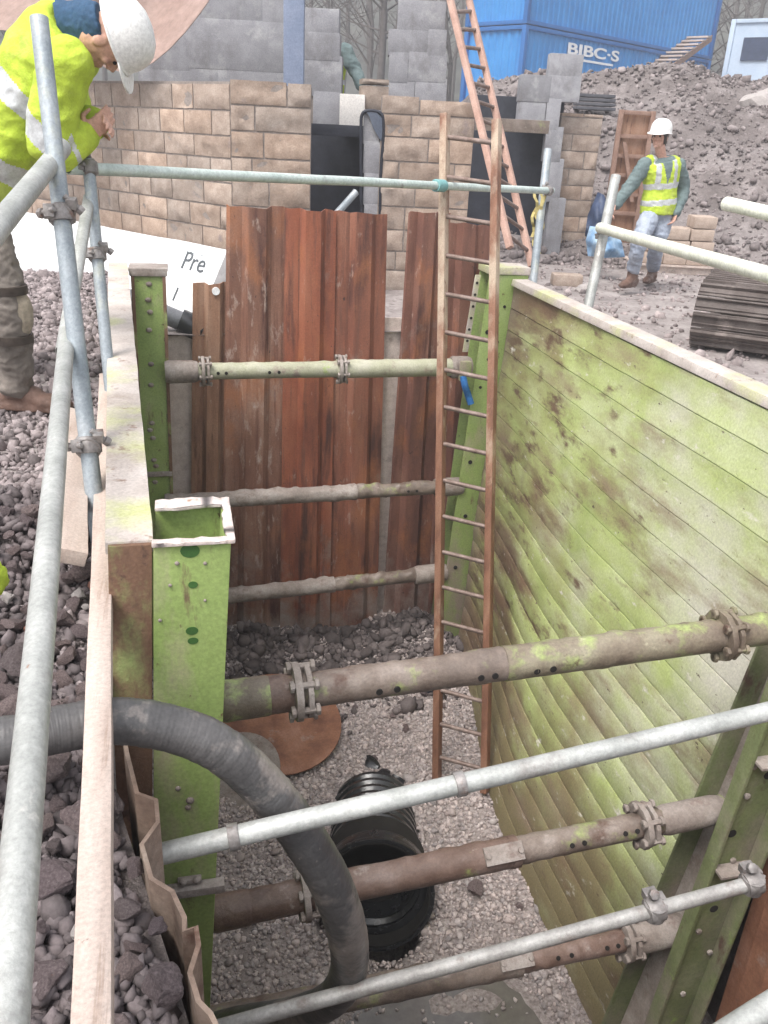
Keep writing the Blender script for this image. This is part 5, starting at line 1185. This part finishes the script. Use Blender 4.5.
def loft(mb,rings,seg=20):
    """rings: (centre, xvec, yvec)"""
    vs=[];fs=[];n=len(rings)
    for c,x,y in rings:
        for k in range(seg):
            a=2*math.pi*k/seg; vs.append(c+x*math.cos(a)+y*math.sin(a))
    for i in range(n-1):
        for k in range(seg): fs.append((i*seg+k,i*seg+(k+1)%seg,(i+1)*seg+(k+1)%seg,(i+1)*seg+k))
    fs+=[tuple(range(seg))[::-1],tuple((n-1)*seg+k for k in range(seg))]; mb.add(vs,fs)
def torso(mb,pel,chest,neck,xd,g=0.,k0=0.,k1=1.,s=1.):
    prof=[(0,.155,.115),(.18,.165,.118),(.38,.145,.105),(.6,.165,.118),(.78,.185,.118),(.90,.175,.095),(.97,.11,.075),(1.06,.058,.058),(1.15,.052,.055)]
    mid=chest; pts=bezier([pel,mid,neck],12); Ltot=len(pts)-1; R=[]
    for t,a,b in prof:
        if t<k0 or t>k1: continue
        f=min(t,1)*Ltot; i=min(int(f),Ltot-1); c=pts[i].lerp(pts[i+1],f-i); d=(pts[i+1]-pts[i]).normalized()
        if t>1: c=c+d*(t-1)*(neck-pel).length
        x=(xd-d*xd.dot(d)).normalized(); y=d.cross(x); R.append((c,x*(a*s+g),y*(b*s+g)))
    loft(mb,R)
def limb(mb,pts,rs,n=6):
    b=bezier(pts,n); m_=len(pts)-1; r=[lerp(rs[min(int(i/n),m_-1)],rs[min(int(i/n),m_-1)+1],i/n-min(int(i/n),m_-1)) for i in range(len(b))]; mb.tube(b,r,14)
    mb.ball(b[0],r[0],10,8); mb.ball(b[-1],r[-1],10,8)
def hand(mb,w,d,pn,L=.185,curl=.9,side=1):
    d=d.normalized(); pn=(pn-d*pn.dot(d)).normalized(); s=d.cross(pn)*side
    pl=L*.50; M3=Matrix((s,pn,d)).transposed(); mb.ball(w+d*pl*.55,(L*.215,L*.085,pl*.62),12,8,M3)
    for k,(o,l) in enumerate(((-.155,.78),(-.05,.92),(.055,1.0),(.15,.93))[::-1]):
        b=w+d*pl*.92+s*L*o; l*=L*.47; dd=d.copy(); P=[b-d*L*.12]; q=b; P.append(q)
        for f in (.45,.32,.25):
            ang=curl*(.55 if f==.45 else .5); dd=(dd*math.cos(ang)+pn*math.sin(ang)).normalized(); q=q+dd*l*f; P.append(q)
            pn2=pn
        mb.tube(P,[L*.052,L*.052,L*.048,L*.043,L*.034],8); mb.ball(P[-1],L*.036,8,6)
    b=w+d*pl*.28+s*L*.17; P=[b,b+(s*.8+d*.6+pn*.25).normalized()*L*.2,b+(s*.8+d*.6+pn*.25).normalized()*L*.2+(d*.9+pn*.5-s*.05).normalized()*L*.2]; mb.tube(P,[L*.07,L*.058,L*.042],8); mb.ball(P[-1],L*.043,8,6)
def head(mb,c,fd,up,s=1.):
    fd=fd.normalized(); up=(up-fd*up.dot(fd)).normalized(); x=fd.cross(up); M3=Matrix((x,fd,up)).transposed(); P=lambda a,b,c_:c+M3@Vector((a*s,b*s,c_*s))
    mb.ball(c,(.074*s,.094*s,.112*s),18,14,M3); mb.ball(P(0,.035,-.062),(.052*s,.055*s,.05*s),12,8,M3)      # skull, jaw
    mb.ball(P(0,.082,-.098),(.02*s,.016*s,.014*s),8,6,M3)                                                   # chin
    mb.tube([P(0,.086,.022),P(0,.104,-.012),P(0,.112,-.030)],[.009*s,.013*s,.014*s],8); mb.ball(P(.011,.098,-.034),.009*s,6,5); mb.ball(P(-.011,.098,-.034),.009*s,6,5)
    mb.ball(P(0,.086,-.062),(.024*s,.012*s,.006*s),8,6,M3); mb.ball(P(0,.085,-.073),(.02*s,.012*s,.006*s),8,6,M3)     # lips
    for k in (1,-1):
        mb.ball(P(.031*k,.083,.026),(.022*s,.012*s,.008*s),8,6,M3); mb.ball(P(.042*k,.066,-.022),(.022*s,.018*s,.018*s),8,6,M3)   # brow, cheek
        mb.ball(P(.076*k,-.004,-.008),(.010*s,.022*s,.034*s),8,6,M3)                                        # ear
    return M3,P
def helmet(parent,c,fd,up,mm=None,s=1.,bump_=.0):
    fd=fd.normalized(); up=(up-fd*up.dot(fd)).normalized(); x=fd.cross(up); mb=MB(); R=[]
    prof=[(.0,1.06),(.006,1.07),(.012,1.0),(.05,.985),(.09,.90),(.12,.74),(.14,.50),(.148,.25),(.15,.03)]
    for h,k in prof: R.append((c+up*h*s,x*.112*k*s,fd*.140*k*s))
    R.insert(0,(c+up*.002*s,x*.105*s,fd*.132*s)); loft(mb,R,32)
    pk=[];n=14
    for i in range(n+1):
        a=math.pi*i/n; pk.append(c+x*.105*s*math.cos(a)+fd*(.095+.115*math.sin(a))*s-up*.018*s*math.sin(a))
    mb.prism(pk+[c+x*k*.1*s+fd*.08*s for k in (-1,1)],up*.007*s)
    for o in (-.03,0,.03): mb.tube([c+x*o*s+up*(.143-.9*o*o*8)*s+fd*f*s-up*(.9*f*f*4.2)*s for f in (-.09,-.045,0,.045,.09)],.007*s,6)
    return mb.build('helmet',m_helmet,parent,bevel=.0015,smooth=50)
def boot(mb,ank,toe,h=.16,s=1.):
    d=Vector((toe.x-ank.x,toe.y-ank.y,0)).normalized(); dn=Vector((0,0,1)); L=.27*s; base=Vector((ank.x,ank.y,toe.z))
    f=(toe-base).normalized(); side=d.cross(dn); M3=Matrix((side,f,side.cross(f))).transposed()
    heel=base-f*.075*s; mb.tube([ank+Vector((0,0,h*.8)),ank,base+Vector((0,0,.06*s))],[.062*s,.056*s,.058*s],14)
    for t,a,hh in ((0,.042,.05),(.25,.043,.06),(.5,.045,.055),(.75,.052,.042),(.95,.045,.034)): p=heel+f*L*t; mb.ball(p+Vector((0,0,hh*s)),(a*s,.075*s,hh*s),10,8,M3)
    mb.box(heel+f*L*.5+Vector((0,0,.014)),(.085*s,L*1.0,.028),M3)
def make_person(label,J,fd,up,mats,voxel,vest,handdef,khak,s=1.,hd=True,lean_x=None,bands=(.22,.50),kneepads=False,hood=False,band_arm=None):
    base=Vector((J['pel'].x,J['pel'].y,min(J['tA'].z,J['tB'].z))); t=thing('person',label,'person',base); xd=(J['shA']-J['shB']).normalized()
    body=MB(); M3,P=head(body,J['head'],fd,up,s); torso(body,J['pel'],J['chest'],J['neck'],xd,-.012*s,s=s); limb(body,[J['neck']-(J['neck']-J['pel']).normalized()*.04,J['neck'],J['head']-up.normalized()*.05*s],[.06*s,.056*s,.055*s])
    for k in 'AB':
        limb(body,[J['sh'+k],J['el'+k],J['wr'+k]],[.052*s,.042*s,.029*s]); limb(body,[J['hip'+k],J['kn'+k],J['an'+k]],[.082*s,.058*s,.042*s]); boot(body,J['an'+k],J['t'+k]+Vector((0,0,.008)),.1,s*.86)
        hand(body,J['wr'+k],*handdef[k],L=.19*s) 
    remesh(body,'body',m_skin,t,min(voxel,.0045),2)
    e=MB(); 
    for k in (1,-1): e.ball(P(.031*k,.086,.006),(.013*s,.008*s,.008*s),8,6,M3)
    e.build_each('eye',m_dark,t)
    if mats.get('hair'):
        h=MB(); h.ball(J['head']-fd.normalized()*.012*s+up.normalized()*.012*s,(.083*s,.096*s,.112*s),16,12,M3); h.ball(P(.07,.01,-.02),(.016*s,.03*s,.05*s),8,6,M3); h.ball(P(-.07,.01,-.02),(.016*s,.03*s,.05*s),8,6,M3); h.ball(P(0,-.06,-.05),(.065*s,.045*s,.06*s),10,8,M3)
        remesh(h,'hair',m_hair,t,max(.006,voxel*.8),2,.004,40)
    if hood:
        h=MB(); loft(h,[(lerp(J['neck'],J['head'],q)-fd.normalized()*o*s,M3.col[0]*a*s,M3.col[1]*b*s) for q,o,a,b in ((-.35,.0,.105,.105),(.1,.0,.098,.105),(.45,.01,.094,.11),(.8,.03,.092,.10),(1.05,.045,.084,.082))],20); remesh(h,'hood',m_hood,t,max(.007,voxel*.8),3,.006,22)
    top=MB(); torso(top,J['pel'],J['chest'],J['neck'],xd,(.012 if vest else .045)*s,k1=1.02,s=s)
    for k in 'AB': limb(top,[J['sh'+k],J['el'+k],lerp(J['el'+k],J['wr'+k],.97)],[(.085 if vest else .098)*s,(.072 if vest else .084)*s,(.054 if vest else .058)*s]); top.ball(J['sh'+k],(.082 if vest else .105)*s,12,8)
    ax=(J['neck']-J['pel']); La=ax.length; ax.normalized()
    def bandfn(c):
        q=(c-J['pel']).dot(ax)/La/La*1.0; q=(c-J['pel']).dot(ax.normalized())/La
        if band_arm:
            for (p,q2) in band_arm:
                dd=(q2-p); f=(c-p).dot(dd)/dd.length_squared; off=(c-p-dd*f).length
                if off<.095*s and 0<f<1: return 1 if any(abs(f-b_)<.075 for b_ in (.55,)) else 0
        return 1 if any(abs(q-b_)<.052 for b_ in bands) else 0
    if vest:
        remesh(top,'sweater',mats['top'],t,voxel,3,.014*s,9)
        v=MB(); torso(v,J['pel'],J['chest'],J['neck'],xd,.045*s,k0=.0,k1=.91,s=s)
        for k in 'AB': v.ball(lerp(J['sh'+k],J['neck'],.35)+Vector((0,0,.02)),(.075*s,.075*s,.055*s),12,8)
        def vfn(c):
            # reflective hoops and braces, dark open front
            q=(c-J['pel']).dot(ax.normalized())/La; sx=(c-lerp(J['pel'],J['neck'],q)).dot(xd)
            front=(c-lerp(J['pel'],J['neck'],q)).dot(fd)>0
            if front and q>.55 and abs(sx)<.055*(q-.52)/.45*1.3: return 2
            if any(abs(q-b_)<.05 for b_ in bands): return 1
            if q>.45 and .075<abs(sx)<.125: return 1
            return 0
        remesh(v,'hi_vis_vest',[m_hivis,m_band,mats['top']],t,voxel,3,.007*s,13,vfn)
    else:
        remesh(top,'hi_vis_jacket',[m_hivis,m_band],t,voxel,5,.020*s,4.5,bandfn,.004)
    tr=MB(); torso(tr,J['pel'],J['chest'],J['neck'],xd,.012*s,k1=.16,s=s); tr.ball(J['pel'],(.14*s,.12*s,.10*s),14,10)
    for k in 'AB': limb(tr,[J['hip'+k],J['kn'+k],lerp(J['kn'+k],J['an'+k],.92)],[.108*s,.086*s,.074*s])
    remesh(tr,'trousers',mats['leg'],t,voxel,3,.017*s,9)
    for k in 'AB':
        b=MB(); boot(b,J['an'+k],J['t'+k],.20,s*1.05); remesh(b,'boot',m_boot,t,voxel,3,.004,14)
    if kneepads:
        for k in 'AB':
            kp=MB(); d=(J['kn'+k]-J['hip'+k]).normalized(); c=J['kn'+k]+kneepads*.045; kp.ball(c,(.075*s,.055*s,.12*s),12,8); kd=MB(); remesh(kp,'knee_pad',m_kneepad,t,voxel,3,.004,20)
            st=MB(); 
            for dz in (-.115,.10): 
                q=J['kn'+k]+Vector((0,0,dz)); st.pipe(q-Vector((0,0,.018)),q+Vector((0,0,.018)),.094*s,.07*s,18)
            st.build_each('strap',m_hair,t,smooth=50)
    helmet(t,J['head']+up.normalized()*.035*s,fd,up,s=s*1.0)
    return t
Z1=Vector((0,0,1))
# the walking man at the right
D0=9.95
def q(x,y,dd=0): return aV(x,y,D0+dd)
J=dict(head=q(660,137),neck=q(661,156,.03),chest=q(661,183,.05),pel=q(657,214,.05),shA=q(645,165,-.02),shB=q(678,166,.12),elA=q(631,185,-.05),elB=q(683,190,.2),wrA=q(616,205,-.12),wrB=q(676,213,.0),
       hipA=q(650,216,.02),hipB=q(664,217,.08),knA=q(640,241,-.36),anA=q(633,271,-.20),tA=q(619,289,-.42),knB=q(657,245,.02),anB=q(653,268,.50),tB=q(645,284,.30))
gA=.02
fd=(-HF*.78-HR*.55-Z1*.0)
make_person('man in a white helmet and yellow vest walking past the stack of walling stones',J,fd,Z1+HR*.03,dict(top=m_sweater,leg=m_jean,hair=True),.011,True,{'A':((q(611,214,-.16)-q(616,205,-.12)),HR*.6-HF*.2),'B':((q(673,222,-.03)-q(676,213,0)),-HR-HF*.2)},False,s=.99)
# the man bending over at the left
D0=3.8
J=dict(head=q(107,38,.02),neck=q(76,30,.10),chest=q(36,80,.16),pel=q(-32,196,.18),shA=q(66,66,-.08),shB=q(56,36,.34),elA=q(52,150,-.06),elB=q(72,120,.30),wrA=q(84,136,.0),wrB=q(92,122,.10),
       hipA=q(-22,214,.06),hipB=q(-30,208,.30),knA=q(8,312,-.02),anA=q(18,392,.04),tA=q(62,412,.02),knB=q(-8,300,.36),anB=q(-6,380,.42),tB=q(36,398,.40))
fd=(HR*.22-Z1*.92+HF*.22)
make_person('man in a yellow hi-vis jacket and white helmet bending over the scaffold at the left',J,fd,(HR*.95+Z1*.24),dict(top=m_hivis,leg=m_khaki),.0085,False,{'A':((q(100,124,.02)-q(84,136,0)),HF*.4+Z1*.25+HR*.1),'B':((q(104,122,.06)-q(92,122,.10)),-HF*.5-Z1*.3)},True,s=1.0,bands=(.30,.62),kneepads=HR*.9-HF*.2,hood=True,band_arm=((J['elA'],J['wrA']),(J['elB'],J['wrB'])))
# the third man, mostly hidden by the block pier
D0=10.15
J=dict(head=q(325,40,.25),neck=q(329,52,.2),chest=q(331,66,.2),pel=q(325,108,.22),shA=q(345,52,.0),shB=q(323,50,.32),elA=q(356,72,-.06),elB=q(325,80,.4),wrA=q(361,86,-.2),wrB=q(337,92,.2),
       hipA=q(333,112,.12),hipB=q(319,112,.3),knA=q(337,150,.0),anA=q(335,190,.1),tA=q(343,198,-.1),knB=q(323,150,.25),anB=q(321,190,.3),tB=q(329,198,.1))
make_person('man in a grey-green jacket almost hidden behind the grey block pier, one arm reaching down',J,(HR*.6-HF*.6-Z1*.5),Z1+HR*.2,dict(top=m_sweater,leg=m_jean,hair=True),.012,True,{'A':((q(363,96,-.2)-q(361,86,-.2)),HR),'B':(-Z1,HR)},False,s=1.0)
# scrap of hi-vis cloth at the left edge
p=aZ(2,592,.36); mb=MB(); mb.ball((p.x-.01,p.y,.40),(.03,.04,.045),14,10,nz=.4,nsc=14); tag(mb.build('glove',m_hivis,smooth=70),'bright yellow glove on the stones, cut by the left edge','glove')

# ------------------------------------------------------------------ haze volume added to lift far tones like lens glare
mh=bpy.data.materials.new('haze'); mh.use_nodes=True; nt=mh.node_tree; nt.nodes.remove(nt.nodes['Principled BSDF']); v=nt.nodes.new('ShaderNodeVolumePrincipled'); v.inputs['Color'].default_value=(.93,.93,.95,1); v.inputs['Density'].default_value=.006; v.inputs['Anisotropy'].default_value=.2
nt.links.new(v.outputs[0],nt.nodes['Material Output'].inputs['Volume'])
mb=MB(); mb.box((10,55,18),(300,150,44.2)); o=mb.build('haze',mh,smooth=0); o['kind']='stuff'; o['label']='thin pale haze added over the site to veil distant things'
